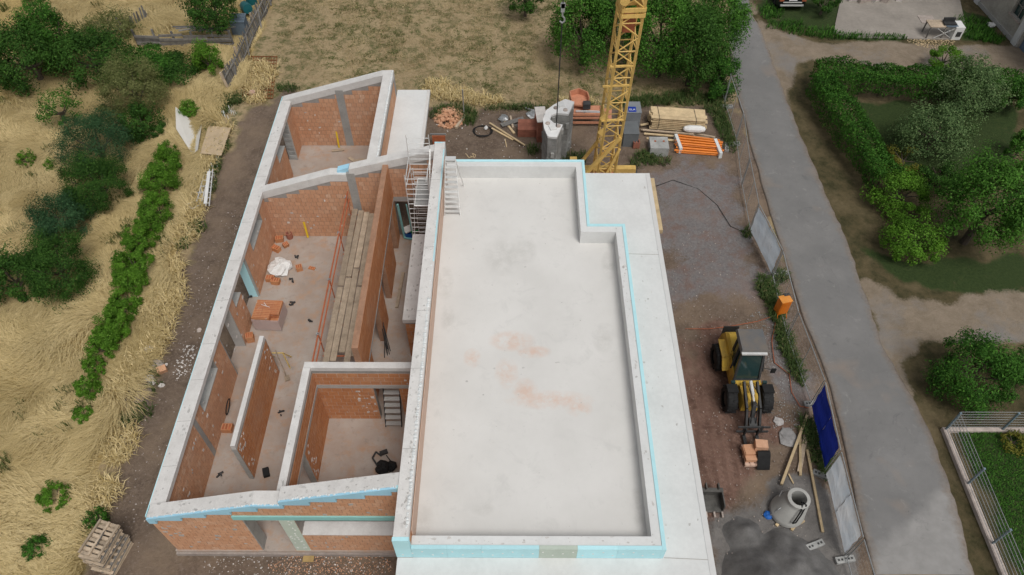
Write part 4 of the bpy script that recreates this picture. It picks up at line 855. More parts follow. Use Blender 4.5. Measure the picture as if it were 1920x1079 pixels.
for (px,py) in ((1042,203),(1060,207),(1027,232),(1047,237)): q=at(px,py,bz); part('lifting_dimple',M_stone,bt,lambda b:b.lathe(q,[(.12,.0),(.11,.05),(.05,.07),(.001,.07)],10))
# ---- behind the flat roof
def stack(name,label,px,py,size,rowsm,m,yaw,gap=.006,z=G,grp=None,cat='brick stack'):
    c=at(px,py,z); nx_,ny_,nz_=rowsm; sx,sy,sz=size; t=thing(name,label,cat,c,grp); A=rot(yaw)
    for k in range(nz_):
        for i in range(nx_):
            for j in range(ny_):
                part('block',m,t,lambda b:b.obox(c+A@V((i-(nx_-1)/2)*sx+rnd.uniform(-.01,.01),(j-(ny_-1)/2)*sy,0)+V(0,0,sz*(k+.5)+.02),(sx-gap,sy-gap,sz-gap),A))
    return t
M_redblock=mat('red_clay_block',(.34,.135,.09),.85,.18,4,.15,.3,50)
stack('brick_stack','low red clay brick stack on the soil behind the flat roof',988,248,(.5,.31,.25),(2,3,2),M_redblock,-.03)
stack('brick_stack','taller wrapped red brick stack left of the crane ballast',1013,254,(.52,.42,.27),(1,3,5),M_redblock,.1)
mono('film_cover',M_whitestone,'pale plastic film over the taller brick stack beside the ballast','film',lambda b:b.obox(at(1013,254)+V(0,0,1.40),(.56,1.3,.04),rot(.1)))
sm_=thing('masonry_saw','salmon painted masonry saw table with tilted hood behind the crane ballast','masonry saw',at(1098,240))
p=at(1098,238)
part('hood',M_salmonpaint,sm_,lambda b:(b.prism([(p.x-.85,p.y+.5),(p.x-.1,p.y+.35),(p.x+.12,p.y+.65),(p.x+.05,p.y+1.15),(p.x-.4,p.y+1.45),(p.x-.9,p.y+1.2)],.75,.85),[b.beam(V(*a,.98),V(*c,.98),.05,.42) for a,c in (((p.x-.85,p.y+.5),(p.x-.9,p.y+1.2)),((p.x-.9,p.y+1.2),(p.x-.4,p.y+1.45)),((p.x-.4,p.y+1.45),(p.x+.05,p.y+1.15)),((p.x+.05,p.y+1.15),(p.x+.12,p.y+.65)))]))
part('motor',M_dark,sm_,lambda b:b.obox(V(p.x+.0,p.y+.42,.85),(.4,.35,.3)))
part('frame',M_salmonpaint,sm_,lambda b:([b.beam(V(p.x+a,p.y+c,G),V(p.x+a,p.y+c,.55),.07,.07) for a in(-.85,.75) for c in(0,.7)],[b.beam(V(p.x-.9,p.y+c,z),V(p.x+.8,p.y+c,z),.06,.12) for c in(0,.7) for z in(-.02,.3,.52)]))
part('table',M_salmonpaint,sm_,lambda b:(b.obox(V(p.x+.3,p.y+.35,.57),(.8,.7,.04)),b.obox(V(p.x-.5,p.y+.35,.50),(.7,.6,.03)))); part('tray',M_salmonpaint,sm_,lambda b:b.obox(V(p.x+1.15,p.y+.3,.35),(.5,.9,.05),rot(-.1)))
part('guide_rail',M_galv,sm_,lambda b:[b.tube(V(p.x-.6,p.y+c,.64),V(p.x+.7,p.y+c-.05,.64),.025,6) for c in(.1,.2)])
for (px,py,w,d,h,lab,m) in ((1183,222,.80,.95,1.0,'grey site container box with a blue plate behind the crane mast',M_galv),(1179,256,.80,1.05,.85,'dark grey metal box in front of the blue plated box beside the mast',M_galv)):
    c=at(px,py+8); t=thing('tool_box',lab,'box',c,'metal boxes by the crane')
    M_box=mat('dull_grey_metal',(.22,.235,.25) if py<230 else (.15,.16,.165),.6,.12,3,.05,.1,40)
    part('body',M_box,t,lambda b:b.obox(V(c.x,c.y,G+h/2),(w,d,h))); part('lid',M_box,t,lambda b:b.obox(V(c.x,c.y,G+h+.02),(w+.04,d+.04,.04)))
    if py<230:
        pl_=part('sign_plate',mat('sign_blue',(.01,.04,.30),.5,.05,3,0,0),t,lambda b:b.obox(V(c.x-.08,c.y-.2,G+h+.047),(.42,.44,.012)))
        tc=bpy.data.curves.new('lettering','FONT'); tc.body='ELA'; tc.size=.2; tc.align_x='CENTER'; tc.extrude=.002
        to=bpy.data.objects.new('lettering',tc); COL.objects.link(to); to.location=(c.x-.08,c.y-.3,G+h+.058)
        dg=bpy.context.evaluated_depsgraph_get(); me=bpy.data.meshes.new_from_object(to.evaluated_get(dg)); bpy.data.objects.remove(to)
        me.materials.append(M_white); lo=bpy.data.objects.new('lettering',me); COL.objects.link(lo); lo.parent=pl_; lo.location=(c.x-.08,c.y-.3,G+h+.058)
mono('hollow_block',M_redblock,'single red hollow clay block beside the crane mast foot','brick',lambda b:[b.obox(at(1192,276)+V(dx,0,.2),(.05,.3,.4)) for dx in(-.15,0,.15)]+[b.obox(at(1192,276)+V(0,dy,.2),(.3,.05,.38)) for dy in(-.13,.13)])
# timber stack, loose planks, pipes, concrete block
ls=thing('timber_stack','strapped stack of fresh pale boards on bearers near the road fence','timber stack',at(1268,245))
p0=at(1218,243);p1=at(1318,250); d=(p1-p0); 
for k in range(7):
    for j in range(4):
        o=V(rnd.uniform(-.08,.08),j*.26,0); part('board',M_wood,ls,lambda b:b.beam(p0+o+V(0,0,.17+k*.115),p1+o+V(rnd.uniform(-.05,.05),0,.17+k*.115),.25,.05 if k<6 else .04))
for f in(.15,.5,.85): c=p0+d*f; part('bearer',M_oldwood,ls,lambda b:b.box(c.x-.05,c.x+.05,c.y-.15,c.y+.95,G,G+.12))
for f in(.14,.82): c=p0+d*f; part('strap',M_dark,ls,lambda b:(b.box(c.x-.012,c.x+.012,c.y-.135,c.y+.92,G+.90,G+.905),b.box(c.x-.012,c.x+.012,c.y-.137,c.y-.132,G+.1,G+.90)))
for i,(a,c) in enumerate((((1202,246),(1330,262)),((1207,255),(1338,266)),((1204,250),(1300,258)),((1212,262),(1265,266)),((1225,240),(1340,262)),((1200,241),(1215,238)))):
    timber(a,c,.11,.06,['long loose plank lying first below the timber stack','long loose plank ending at the orange pipes','middle loose plank between stack and pipes','short wide loose plank above the concrete block','plank resting across the others below the timber stack','short offcut left of the timber stack'][i],M_wood if i%2 else M_oldwood,'plank','plank',lift=.05+.07*(i%3),group='loose planks by the timber stack')
pp=thing('pipe_bundle','bundle of orange plastic drain pipes tied with film beside fence','pipes',at(1312,282))
for k in range(16):
    j=k%6; l=k//6; a=at(1266+rnd.uniform(-3,3),262+j*5); c=at(1352+rnd.uniform(-5,5),272+j*4.2)
    part('pipe',M_orange,pp,lambda b:b.tube(V(a.x,a.y,G+.07+l*.12+j*.0),V(c.x,c.y,G+.07+l*.12),.058,10))
for (px,py) in((1270,275),(1344,284)): c=at(px,py); part('film_wrap',M_foam,pp,lambda b:b.obox(c+V(0,.0,.2),(.16,1.2,.36),rot(.1)))
mono('white_bag',M_white,'white plastic bag lying on the orange pipes','bag',lambda b:b.lathe(V(0,0,0),[(.001,-.62),(.13,-.55),(.2,-.3),(.2,.3),(.13,.55),(.001,.62)],10)).matrix_world=Matrix.Translation(at(1300,259)+V(0,.2,.45))@Matrix.Rotation(R(90),4,'Y')@Matrix.Rotation(R(3),4,'X')
bk2=thing('concrete_block','square grey concrete ballast block left of the orange pipes','concrete block',at(1233,283))
part('block',M_block,bk2,lambda b:b.obox(at(1233,283)+V(0,0,.28),(.98,.95,.56),rot(-.03)))
for dx in(-.2,.25): part('lifting_eye',M_redrail,bk2,lambda b:b.obox(at(1233,283)+V(dx,.1,.57),(.1,.1,.03)))
# rubble and bits behind
def scatter(name,m,label,cat,cx_,cy_,rx,ry,n,s0,s1,zf=0.,kind='stuff',seed=0,peak=0.):
    rr=random.Random(seed); b=MB()
    for k in range(n):
        a=rr.uniform(0,6.28); r=math.sqrt(rr.random()); x=cx_+rx*r*math.cos(a); y=cy_+ry*r*math.sin(a); s=rr.uniform(s0,s1)
        z=G+peak*(1-r)*rr.uniform(.6,1)+s*.3+zf
        b.obox(V(x,y,z),(s,s*rr.uniform(.4,1),s*rr.uniform(.3,.7)),Matrix.Rotation(rr.uniform(0,6),3,'Z')@Matrix.Rotation(rr.uniform(-.6,.6),3,'X'))
    return tag(b.build(name,m),label,cat,kind=kind)
c=at(843,222); scatter('brick_rubble',M_brick,'heap of broken orange bricks beside the back canopy','rubble',c.x,c.y,.85,.95,330,.05,.20,peak=.35,seed=2)
tb=lambda p,q,w,h,l,m,lift=.02: timber(p,q,w,h,l,m,lift=lift,group='scrap timbers behind the roof')
tb((918,234),(984,276),.10,.06,'longer of two slim boards crossing the soil behind the roof',M_wood,.08)
tb((922,242),(962,264),.10,.05,'shorter of two slim boards crossing the soil behind the roof',M_wood)
tb((940,240),(982,227),.32,.04,'wide grey board on the scrap pile behind the roof',M_greywood,.16)
tb((945,228),(964,252),.12,.08,'short yellow timber under the wide grey board',M_wood)
tb((957,222),(962,244),.10,.08,'short brown timber standing out of the scrap pile',M_oldwood,.1)
tb((855,243),(872,220),.14,.14,'old dark beam lying along the brick rubble',M_oldwood)
tb((962,238),(985,236),.3,.03,'weathered board tucked under the low brick stack',M_greywood,.03)
tb((985,206),(1006,214),.07,.07,'grey metal coloured bar near the tall brick stack',M_galv,.1)
mono('steel_prop',M_galv,'upright grey steel prop standing beside the brick rubble','prop',lambda b:b.tube(at(870,216),at(870,216)+V(0,0,1.7),.035,8))
mono('hose_coil',M_black,'black hose coil lying on soil behind the flat roof','hose',lambda b:[b.path([at(905,246,G+.03+.03*k)+V((.55-.05*k)*math.cos(a),(.42+.04*k)*math.sin(a),.02*math.sin(3*a)) for a in [j*math.pi/9 for j in range(18)]],.022,5,closed=True) for k in range(3)])
ragpile('white_can',M_white,'small white can on the black hose coil','can',911,241,.13,7,G+.08,.8)
ragpile('grey_scrap',M_galv,'tangle of grey metal scrap on the timber pile','scrap',944,224,.3,8,G+.1,.5)
ragpile('grey_scrap',M_galv,'low tangle of grey wire left of the tall brick stack','scrap',1000,215,.4,9,G,.35)
mono('rope',M_wood,'pale rope loop lying near the roof edge','rope',lambda b:b.path([at(876+dx,290+dy,G+.03) for dx,dy in ((-3,-2),(3,6),(12,4),(10,-2),(16,1),(14,6),(6,3))],.02,4))
tb((947,262),(950,277),.04,.03,'thin pale stick in the soil behind the roof',M_wood)
mono('shelf_board',M_redrail,'reddish formwork panel leaning at the back of the house','panel',lambda b:b.beam(at(812,273)+V(0,0,.35),at(836,273)+V(0,0,.35),.06,.6))
mono('panel_edge',M_galv,'slim metal channel lying on the reddish formwork panel','channel',lambda b:b.beam(at(808,273)+V(0,.05,.72),at(838,273)+V(0,.05,.72),.06,.06))
# ------------------------------------------------------------------ inside the shell
def fbrick(px,py,label,size=(.37,.25,.24),yaw=0,z=0.,m=None,tilt=0):
    p=at(px,py,z); t=thing('loose_brick',label,'brick',p,'loose bricks on the floor'); A=rot(yaw,tilt)
    part('brick_body',m or M_brick_in,t,lambda b:b.obox(p+V(0,0,size[2]/2+abs(tilt)*.1),size,A))
    part('cavity',M_redrail,t,lambda b:[b.obox(p+V(0,0,size[2]/2+abs(tilt)*.1)+A@V(dx,0,size[2]/2+.001),(size[0]*.16,size[1]*.8,.012),A) for dx in(-size[0]*.3,0,size[0]*.3)])
fbrick(525,452,'clay brick lying long side out in the far left corner',yaw=.15); fbrick(519,470,'clay brick below two others near the left wall',yaw=-.5); fbrick(537,463,'small tilted brick right of the corner bricks',(.25,.2,.22),.7,tilt=.3)
fbrick(562,506,'single brick on the open floor right of the white pack',(.28,.25,.24),.35); fbrick(508,526,'left brick of the pair below the white pack',yaw=-.05); fbrick(518,531,'right brick of the pair below the white pack',yaw=-.1)
fbrick(471,638,'upright brick beside the doorway pier',(.3,.3,.37),.25); fbrick(428,806,'brick between left wall and thin partition',(.40,.3,.24),.0); fbrick(585,504,'flat brick offcut on the open floor',(.3,.16,.06),-.3)
ov=at(544,446,0); mono('clay_pipe',M_redblock,'short red clay pipe standing in the far left corner','pipe',lambda b:b.lathe(ov,[(.15,0),(.15,.32),(.115,.32),(.115,.02)],14))
bpk=thing('wrapped_brick_pallet','pallet of clay bricks half wrapped in film in the main room','brick pallet',at(512,618,0))
p=at(508,612,0)+V(0,.25,0); A=rot(-.05)
part('pallet',M_oldwood,bpk,lambda b:[b.obox(p+A@V(-.45+k*.3,0,.1),(.14,1.0,.04),A) for k in range(4)]+[b.obox(p+A@V(0,y,.04),(1.1,.1,.08),A) for y in(-.4,0,.4)])
for k in range(3):
    for i in range(3):
        for j in range(4): 
            if k==2 and j==0 and i==2: continue
            part('brick',M_brick_in,bpk,lambda b:b.obox(p+A@V(-.37+i*.37,-.37+j*.25,.245+k*.25),(.362,.242,.242),A))
for j in range(11): part('web_rib',M_redrail,bpk,lambda b:b.obox(p+A@V(0,-.45+j*.09,.872),(1.02,.018,.008),A))
fm=MB(); 
for (a,c) in ((V(-.57,-.51,0),V(.57,-.51,0)),(V(.57,-.51,0),V(.57,.52,0)),(V(-.57,-.51,0),V(-.57,.52,0)),(V(-.57,.52,0),V(.57,.52,0))):
    m_=(a+c)/2; L=(c-a); fm.obox(p+A@m_+V(0,0,.42),(abs(L.x)+.01 or .01,abs(L.y)+.01,.66+.05*rnd.random()),A)
fm.build('film_wrap',M_film,bpk)
part('strap',M_white,bpk,lambda b:[b.beam(p+V(-.3,.25,.885),p+V(.1,.1,.885),.02,.006),b.beam(p+V(-.2,.35,.885),p+V(-.02,.12,.885),.02,.006)])
wp=at(525,515,0); mono('white_pack',M_white,'crumpled white plastic pack on the floor by the left wall','pack',lambda b:(crumple(b,(wp.x,wp.y+.35,.05),.55,31,.45,14)))
def dark(px,py,s,seed,label,z=0.,m=None,cat='clamp',name='formwork_clamp'):
    p=at(px,py,z); rr=random.Random(seed); mono(name,m or M_dark,label,cat,lambda b:[b.beam(p+V(rr.uniform(-s,s),rr.uniform(-s,s),.03+.05*rr.random()),p+V(rr.uniform(-s,s),rr.uniform(-s,s),.03+.1*rr.random()),.05,.05) for _ in range(4)],'dark metal clamps on the floor')
for i,(x,y,l) in enumerate(((556,485,'dark clamp on the floor above the single brick'),(547,527,'dark clamp left of the red rail, upper one'),(548,572,'dark clamp beside the wrapped pallet'),(583,605,'dark clamp below the wrapped pallet'),(413,891,'dark clamp on the floor near the left wall'),(528,776,'dark clamp between partition and room wall'),(470,557,'dark clamp in the doorway with blue jamb'),(510,742,'small dark clamp at the foot of the thin partition'))): dark(x,y,.13,i,l)
p=at(500,888,0); mono('black_box',M_black,'small black box on the floor near the thin partition end','box',lambda b:b.obox(p+V(0,0,.08),(.22,.34,.16),rot(.35)))
tp=thing('tool_pile','heap of black power tools and cables in the square room','tools',at(718,882,0)); p=at(716,882,0)
part('machine',M_black,tp,lambda b:(crumple(b,(p.x+.05,p.y,.08),.3,41,.8),crumple(b,(p.x+.35,p.y+.1,.05),.22,42,.7)))
part('handle',M_dark,tp,lambda b:b.path([p+V(-.15,.1,.15),p+V(-.35,.35,.3),p+V(-.25,.6,.3),p+V(-.05,.5,.15)],.035,6)); part('cable',M_black,tp,lambda b:b.path([p+V(.3,-.1,.05),p+V(.55,.1,.04),p+V(.5,.3,.04),p+V(.3,.35,.05),p+V(.1,.6,.04)],.02,5)); part('guard',M_dark,tp,lambda b:b.obox(p+V(.0,.7,.06),(.3,.16,.1),rot(.4)))
p=at(441,706,.5); mono('hose_ring',M_black,'black hose ring standing against the left wall','hose',lambda b:b.path([V(-11.22+.08*math.sin(a),14.95+.0+.3*math.cos(a)+.0,.36+.34*math.sin(a)) for a in [k*math.pi/10 for k in range(20)]],.022,6,closed=True))
mono('shovel',M_oldwood,'long handled shovel leaning at the partition end','shovel',lambda b:(b.tube(V(-9.55,17.0,1.3),V(-9.3,16.55,.12),.02,6),b.obox(V(-9.26,16.47,.06),(.2,.26,.04),rot(.4))))
mono('yellow_trestle',mat('yellow_tube',(.62,.45,.14),.5,.1,4,0,.1),'pale yellow tube trestle behind the thin partition','trestle',lambda b:(b.path([V(-10.05,17.0,0),V(-9.95,17.1,.95),V(-9.35,17.1,.95),V(-9.25,17.0,0)],.025,6),b.path([V(-10.0,17.55,0),V(-9.95,17.1,.95)],.025,6),b.path([V(-9.3,17.55,0),V(-9.35,17.1,.95)],.025,6)))
M_yel=mat('yellow_level',(.70,.48,.03),.5,.08,3,0,.05)
mono('spirit_level',M_yel,'yellow spirit level leaning on the middle gable wall','spirit level',lambda b:b.beam(at(578,444,.02)+V(0,-.05,0),at(578,444,.02)+V(-.02,.05,.95),.09,.05))
mono('spirit_level',M_yel,'yellow spirit level leaning on the back gable wall','spirit level',lambda b:b.beam(at(636,277,.02),at(636,277,.02)+V(-.03,.25,1.1),.08,.04))
mono('floor_plank',M_oldwood,'short plank on the floor of the back room by the level','plank',lambda b:b.beam(at(622,283,.05),at(645,281,.05),.16,.05))
for i,(a,c,l) in enumerate((((654,296),(668,304),'left board of the small pile in the back room'),((664,304),(682,299),'front board of the small pile in the back room'),((664,302),(700,299),'rear board of the small pile in the back room'))): mono('scrap_board',M_oldwood,l,'board',lambda b:b.beam(at(*a,.05+.04*i),at(*c,.05+.04*i),.18,.03),'scrap boards in the back room')
# work platform: planks on trestles with red tube guard rail
wpl=thing('plank_platform','work platform of weathered scaffold planks along the long corridor wall','platform',(-6.7,20,0))
xs4=[-7.22,-6.95,-6.68,-6.41,-6.16]; 
for j,x in enumerate(xs4):
    for (a,c,dz) in ((15.6+.4*j%1,20.2+.5*((j*7)%3-1),0),(20.25+.5*((j*7)%3-1),24.3-.1*j,.004)):
        part('plank',M_oldwood if (j+int(a))%2 else M_wood if j==1 else M_oldwood,wpl,lambda b:b.obox(V(x,(a+c)/2,2.0+dz+.006*j),(.24,c-a-.02,.045),rot(rnd.uniform(-.006,.006))))
for y in (16.3,19,21.6,24):
    part('trestle',M_redrail,wpl,lambda b:(b.tube(V(-7.4,y,1.93),V(-6.0,y,1.93),.03,6),b.tube(V(-7.3,y,0),V(-7.3,y,1.93),.03,6),b.tube(V(-6.15,y,0),V(-6.15,y,1.93),.03,6),b.tube(V(-7.3,y,.3),V(-6.15,y,1.6),.022,6)))
for z,r in ((2.95,.034),(2.5,.03)): part('guard_rail',M_redrail,wpl,lambda b:b.tube(V(-7.43,15.3,z),V(-7.43,24.4,z+.03),r,8))
for y in (16.6,19.3,21.9,24.1): part('rail_post',M_redrail,wpl,lambda b:b.tube(V(-7.43,y,1.8),V(-7.43,y,3.0),.026,6)); part('coupler',M_galv,wpl,lambda b:b.obox(V(-7.45,y,2.95),(.1,.09,.1)))
# aluminium scaffold tower
sc=thing('scaffold_tower','aluminium mobile scaffold tower in the corridor beside the high wall','scaffold',(-4.0,23.3,0))
def ladder_frame(b,x0,x1,y,z0,z1,sp=.28,r=.019):
    b.tube(V(x0,y,z0),V(x0,y,z1),r,6); b.tube(V(x1,y,z0),V(x1,y,z1),r,6)
    z=z0+.25
    while z<z1: b.tube(V(x0,y,z),V(x1,y,z),r*.8,6); z+=sp
for (y,z1) in ((22.65,5.55),(24.2,6.35)): part('end_frame',M_alu,sc,lambda b:ladder_frame(b,-4.45,-3.52,y,.05,z1))
part('end_frame',M_alu,sc,lambda b:ladder_frame(b,-4.2,-3.6,23.35,2.6,5.3))
for (a,c) in ((V(-4.45,22.65,1.2),V(-4.45,24.2,3)),(V(-3.52,22.65,4.3),V(-3.52,24.2,5.6)),(V(-3.6,22.65,5.2),V(-3.55,24.2,5.2)),(V(-4.45,22.65,5.2),V(-4.45,24.2,5.2)),(V(-4.45,22.65,4.9),V(-4.45,24.2,4.6))): part('brace',M_alu,sc,lambda b:b.tube(a,c,.022,6))
part('deck',mat('deck_ply',(.34,.34,.33),.7,.12,4,0,.2),sc,lambda b:b.box(-4.14,-3.58,22.5,24.1,4.0,4.05)); part('deck_frame',M_alu,sc,lambda b:b.path([V(-4.17,22.47,4.02),V(-3.55,22.47,4.02),V(-3.55,24.13,4.02),V(-4.17,24.13,4.02)],.03,6,closed=True))
# A-frame step ladder on the roof
sl_=thing('step_ladder','aluminium step ladder standing on the flat roof against the high wall','step ladder',(-2.55,22.3,4.08))
Lb,Lt,Rb,Rt=V(-2.86,21.85,4.09),V(-2.74,22.75,6.3),V(-2.22,21.85,4.09),V(-2.34,22.75,6.3)
for a,c in ((Lb,Lt),(Rb,Rt)): part('stile',M_alu,sl_,lambda b:b.beam(a,c,.03,.07))
for k in range(11): f=(k+.8)/11.3; a=Lb.lerp(Lt,f);c=Rb.lerp(Rt,f); part('tread',M_alu,sl_,lambda b:b.beam(a,c,.13,.03))
part('top_platform',M_alu,sl_,lambda b:b.obox((Lt+Rt)/2+V(0,.05,.0),(.42,.25,.03)))
for a,c in ((Lt,V(-2.86,23.6,4.09)),(Rt,V(-2.15,23.6,4.09))): part('rear_leg',M_alu,sl_,lambda b:b.beam(a,c,.03,.05))
# stair ladder in the doorway of the square room
dl=thing('stair_ladder','narrow metal stair ladder leaning in the doorway of the square room','ladder',(-4.65,14.5,0))
a0,a1=V(-4.98,14.30,.02),V(-4.98,15.35,1.95)
for dx in (0,.62): part('stringer',M_dark,dl,lambda b:b.beam(a0+V(dx,0,0),a1+V(dx,0,0),.03,.12))
for k in range(8): f=(k+.5)/8; q=a0.lerp(a1,f); part('tread',M_lintel,dl,lambda b:b.obox(q+V(.31,-.02,.03),(.6,.17,.03)))
# bucket, lid and corridor timber
p=at(766,436,.3); bq=thing('mortar_bucket','blue mortar bucket with a pale board across it in the corridor','bucket',(p.x,p.y,0))
part('pail',M_blueobj,bq,lambda b:b.lathe(V(p.x,p.y,0),[(.001,.01),(.17,.01),(.22,.36),(.20,.36),(.16,.04)],16)); part('board',M_whitestone,bq,lambda b:b.obox(V(p.x-.02,p.y+.1,.42),(.42,.34,.05),Matrix.Rotation(.6,3,'Z')@Matrix.Rotation(.25,3,'X')))
mono('corridor_timber',M_oldwood,'old square timber lying on the corridor floor','timber',lambda b:b.beam(at(756,512,.06),at(744,577,.06),.14,.10))
mono('rebar_bundle',M_dark,'tangle of dark rebar standing by the corridor wall','rebar',lambda b:[b.tube(V(-5.38+rnd.uniform(-.03,.2),17.7+rnd.uniform(-.3,.3),.0),V(-5.40+rnd.uniform(-.02,.1),18.3+rnd.uniform(-.4,.2),1.3+rnd.uniform(-.4,.2)),.018,5) for _ in range(6)])
mono('window_frame',M_teal,'pale blue insulated door frame leaning at the corridor end','frame',lambda b:(b.beam(V(-5.2,24.35,.05),V(-5.3,24.4,2.2),.1,.06),b.beam(V(-4.75,24.2,.05),V(-4.9,24.4,2.2),.05,.05),b.beam(V(-5.2,24.3,.1),V(-4.75,24.2,.1),.06,.06)))
mono('green_bar',mat('green_plastic',(.02,.20,.06),.5,.1,4,0,.1),'green plastic bar lying at the far corridor end','bar',lambda b:b.beam(V(-4.85,24.2,.6),V(-4.45,24.3,.6),.07,.07))
# ------------------------------------------------------------------ left side
wsb=thing('bent_white_sheet','bent off white panel lying in dry grass','panel',at(358,262)); 
q=[at(*a) for a in ((338,222),(372,240),(379,240),(371,290),(362,293),(335,262))]
M_off=mat('offwhite_panel',(.60,.58,.53),.6,.06,2,0,.1)
part('main_face',M_off,wsb,lambda b:b.hexa([q[0]+V(0,0,.75),q[1]+V(0,0,.1),q[4]+V(0,0,.1),q[5]+V(-.0,.2,.55),q[0]+V(0,0,.78),q[1]+V(0,0,.13),q[4]+V(0,0,.13),q[5]+V(0,.2,.58)],.5)); part('flange',M_off,wsb,lambda b:b.hexa([q[1]+V(0,0,.1),q[2]+V(.1,0,.3),q[3]+V(.1,0,.3),q[4]+V(0,0,.1),q[1]+V(0,0,.13),q[2]+V(.1,0,.33),q[3]+V(.1,0,.33),q[4]+V(0,0,.13)],.5))
mono('plywood_sheet',M_ply,'pale plywood sheet lying beside the bent white panel','plywood',lambda b:b.hexa([at(*a,z) for z in(G+.28,G+.32) for a in ((375,288),(415,292),(433,240),(391,236))],.5))
lad=thing('frame_pile','loose aluminium scaffold frames lying in grass beside the dirt strip','scaffold frames',at(378,350))
def lgrid(b,a,c,d,n,r,z): # ladder with stiles a-c and d offset
    A_,C_,D_=at(*a,z),at(*c,z),None; off=at(*d,z)-A_; b.tube(A_,C_,r,6); b.tube(A_+off,C_+off,r,6)
    for k in range(n): f=(k+.5)/n; e=A_.lerp(C_,f); b.tube(e,e+off,r*.8,6)
part('frame',M_alu,lad,lambda b:lgrid(b,(365,330),(358,366),(382,332),3,.025,G+.12)); part('frame',M_alu,lad,lambda b:lgrid(b,(384,322),(369,378),(393,322),5,.03,G+.25))
part('frame',M_alu,lad,lambda b:lgrid(b,(393,318),(386,386),(399,318),7,.03,G+.33)); part('panel',M_white,lad,lambda b:b.beam(at(392,322,G+.4),at(385,382,G+.4),.16,.05)); part('loop',M_white,lad,lambda b:b.path([at(*a,G+.1) for a in((351,384),(368,376),(376,384),(360,392))],.03,5,closed=True))
def stone(px,py,r,seed,label,m,flat=.6): 
    p=at(px,py); o=mono('stone',m,label,'stone',lambda b:crumple(b,(p.x,p.y,G+r*.1),r,seed,flat,7),'stones by the dirt strip')
for i,(x,y,r,l,m) in enumerate(((281,658,.27,'largest white stone at the field edge',M_whitestone),(298,686,.27,'flat grey stone above the orange brick stone',M_stone),(279,711,.22,'pale elongated stone left of centre in the stone group',M_whitestone),(286,718,.19,'pinkish stone below the pale elongated one',M_whitestone),(304,724,.14,'small round stone right of the group',M_whitestone),(287,680,.11,'tiny stone just above the flat grey stone',M_stone),(312,685,.09,'tiny round pale stone right of flat grey stone',M_whitestone),(282,694,.13,'small stone left of the orange brick',M_stone),(337,551,.15,'single stone alone on the dirt strip',M_stone),(290,616,.17,'stone alone above the stone group near the grass',M_whitestone),(374,620,.12,'small stone near the left wall',M_stone),(150,935,.32,'grey stone in dry grass near the pallet stack',M_stone),(82,22,.2,'small stone in the far left field',M_stone))): stone(x,y,r,50+i,l,m)
fbp=at(306,697); mono('orange_brick',M_brick,'orange brick lying among the stones','brick',lambda b:b.obox(fbp+V(0,0,.14),(.36,.26,.26),rot(.5,.25)))
mono('curved_tile',mat('grey_brown_tile',(.24,.19,.165),.8,.1,4,0,.2),'curved grey brown pipe shard near the stones','tile',lambda b:b.add([at(268,748)+V(.32*math.cos(a)*s,y+.1*math.sin(a*3),.32*math.sin(a)) for s in(1.,.9) for y in(-.3,.35) for a in [k*math.pi/8 for k in range(9)]],[(k,k+1,9+k+1,9+k) for k in range(8)]+[(18+k+1,18+k,27+k,27+k+1) for k in range(8)]+[(k,k+18,k+19,k+1) for k in range(8)]+[(9+k+1,27+k+1,27+k,9+k) for k in range(8)]))
c=at(346,680); scatter('white_gravel',M_whitestone,'spilled white gravel on the dirt strip by the left wall','gravel',c.x,c.y,.38,.95,110,.02,.075,seed=9)
c=at(620,1062); scatter('building_rubble',M_brick,'crushed brick rubble strewn in front of the front wall','rubble',c.x,c.y,2.2,.55,900,.010,.04,seed=10)
c=at(560,1060); scatter('pale_rubble',M_whitestone,'small pale mortar crumbs strewn in front of the front wall','rubble',c.x,c.y,3.4,.6,420,.010,.045,seed=12)
c=at(330,800); scatter('soil_clods',M_stone,'small stones strewn along the dirt strip left of the house','stones',c.x-.5,c.y+3.,1.2,9.5,420,.015,.06,seed=13)
c=at(1400,850); scatter('yard_stones',M_stone,'small stones strewn over the red soil yard','stones',c.x,c.y+3,2.3,9.0,700,.012,.05,seed=14)
c=at(930,262); scatter('yard_litter',M_whitestone,'small pale litter strewn on soil behind the flat roof','litter',c.x,c.y,4.5,2.4,120,.02,.07,seed=15)
c=at(1470,730); scatter('grey_gravel',M_block,'grey crushed gravel spread right of the loader','gravel',c.x-.3,c.y+.8,.9,3.2,700,.012,.045,seed=16)
mono('cardboard',mat('yellow_board',(.42,.29,.12),.7,.15,5,0,.2),'yellow brown cardboard piece lying before the front wall','cardboard',lambda b:b.obox(at(579,1048)+V(0,0,.05),(.38,.26,.03),rot(0)))
# pallets
PS=at(212,1045)
tints=[]
for k in range(9):
    t=thing('wooden_pallet',['lowest','second from bottom','third from bottom','fourth from bottom','fifth from bottom','fourth from top','third from top','second from top','topmost'][k]+' weathered wooden pallet of the stack at bottom left','pallet',(PS.x,PS.y,G+k*.145),'stacked wooden pallets')
    A=rot(-.22-.02*(k%3)+rnd.uniform(-.06,.06)); o=PS+V(-.05*(k>3)+rnd.uniform(-.05,.05),.02*k+rnd.uniform(-.05,.05),k*.145)
    for j in range(8 if k==8 else 6): part('slat',M_oldwood,t,lambda b:b.obox(o+A@V(0,-.55+1.1*j/(7 if k==8 else 5),.06 if k==8 else .13),(.82,.10,.022),A))
    for x in(-.36,0,.36):
        part('bearer',M_greywood if k%2 else M_oldwood,t,lambda b:b.obox(o+A@V(x,0,.105 if k==8 else .06),(.07,1.2,.075),A))
        if k!=8: part('bottom_slat',M_oldwood,t,lambda b:b.obox(o+A@V(x,0,.012),(.1,1.2,.02),A))
mono('stick',M_greywood,'pale stick lying on the pallet stack','stick',lambda b:b.tube(PS+V(.12,.75,1.25),PS+V(.02,-.1,1.33),.022,5))
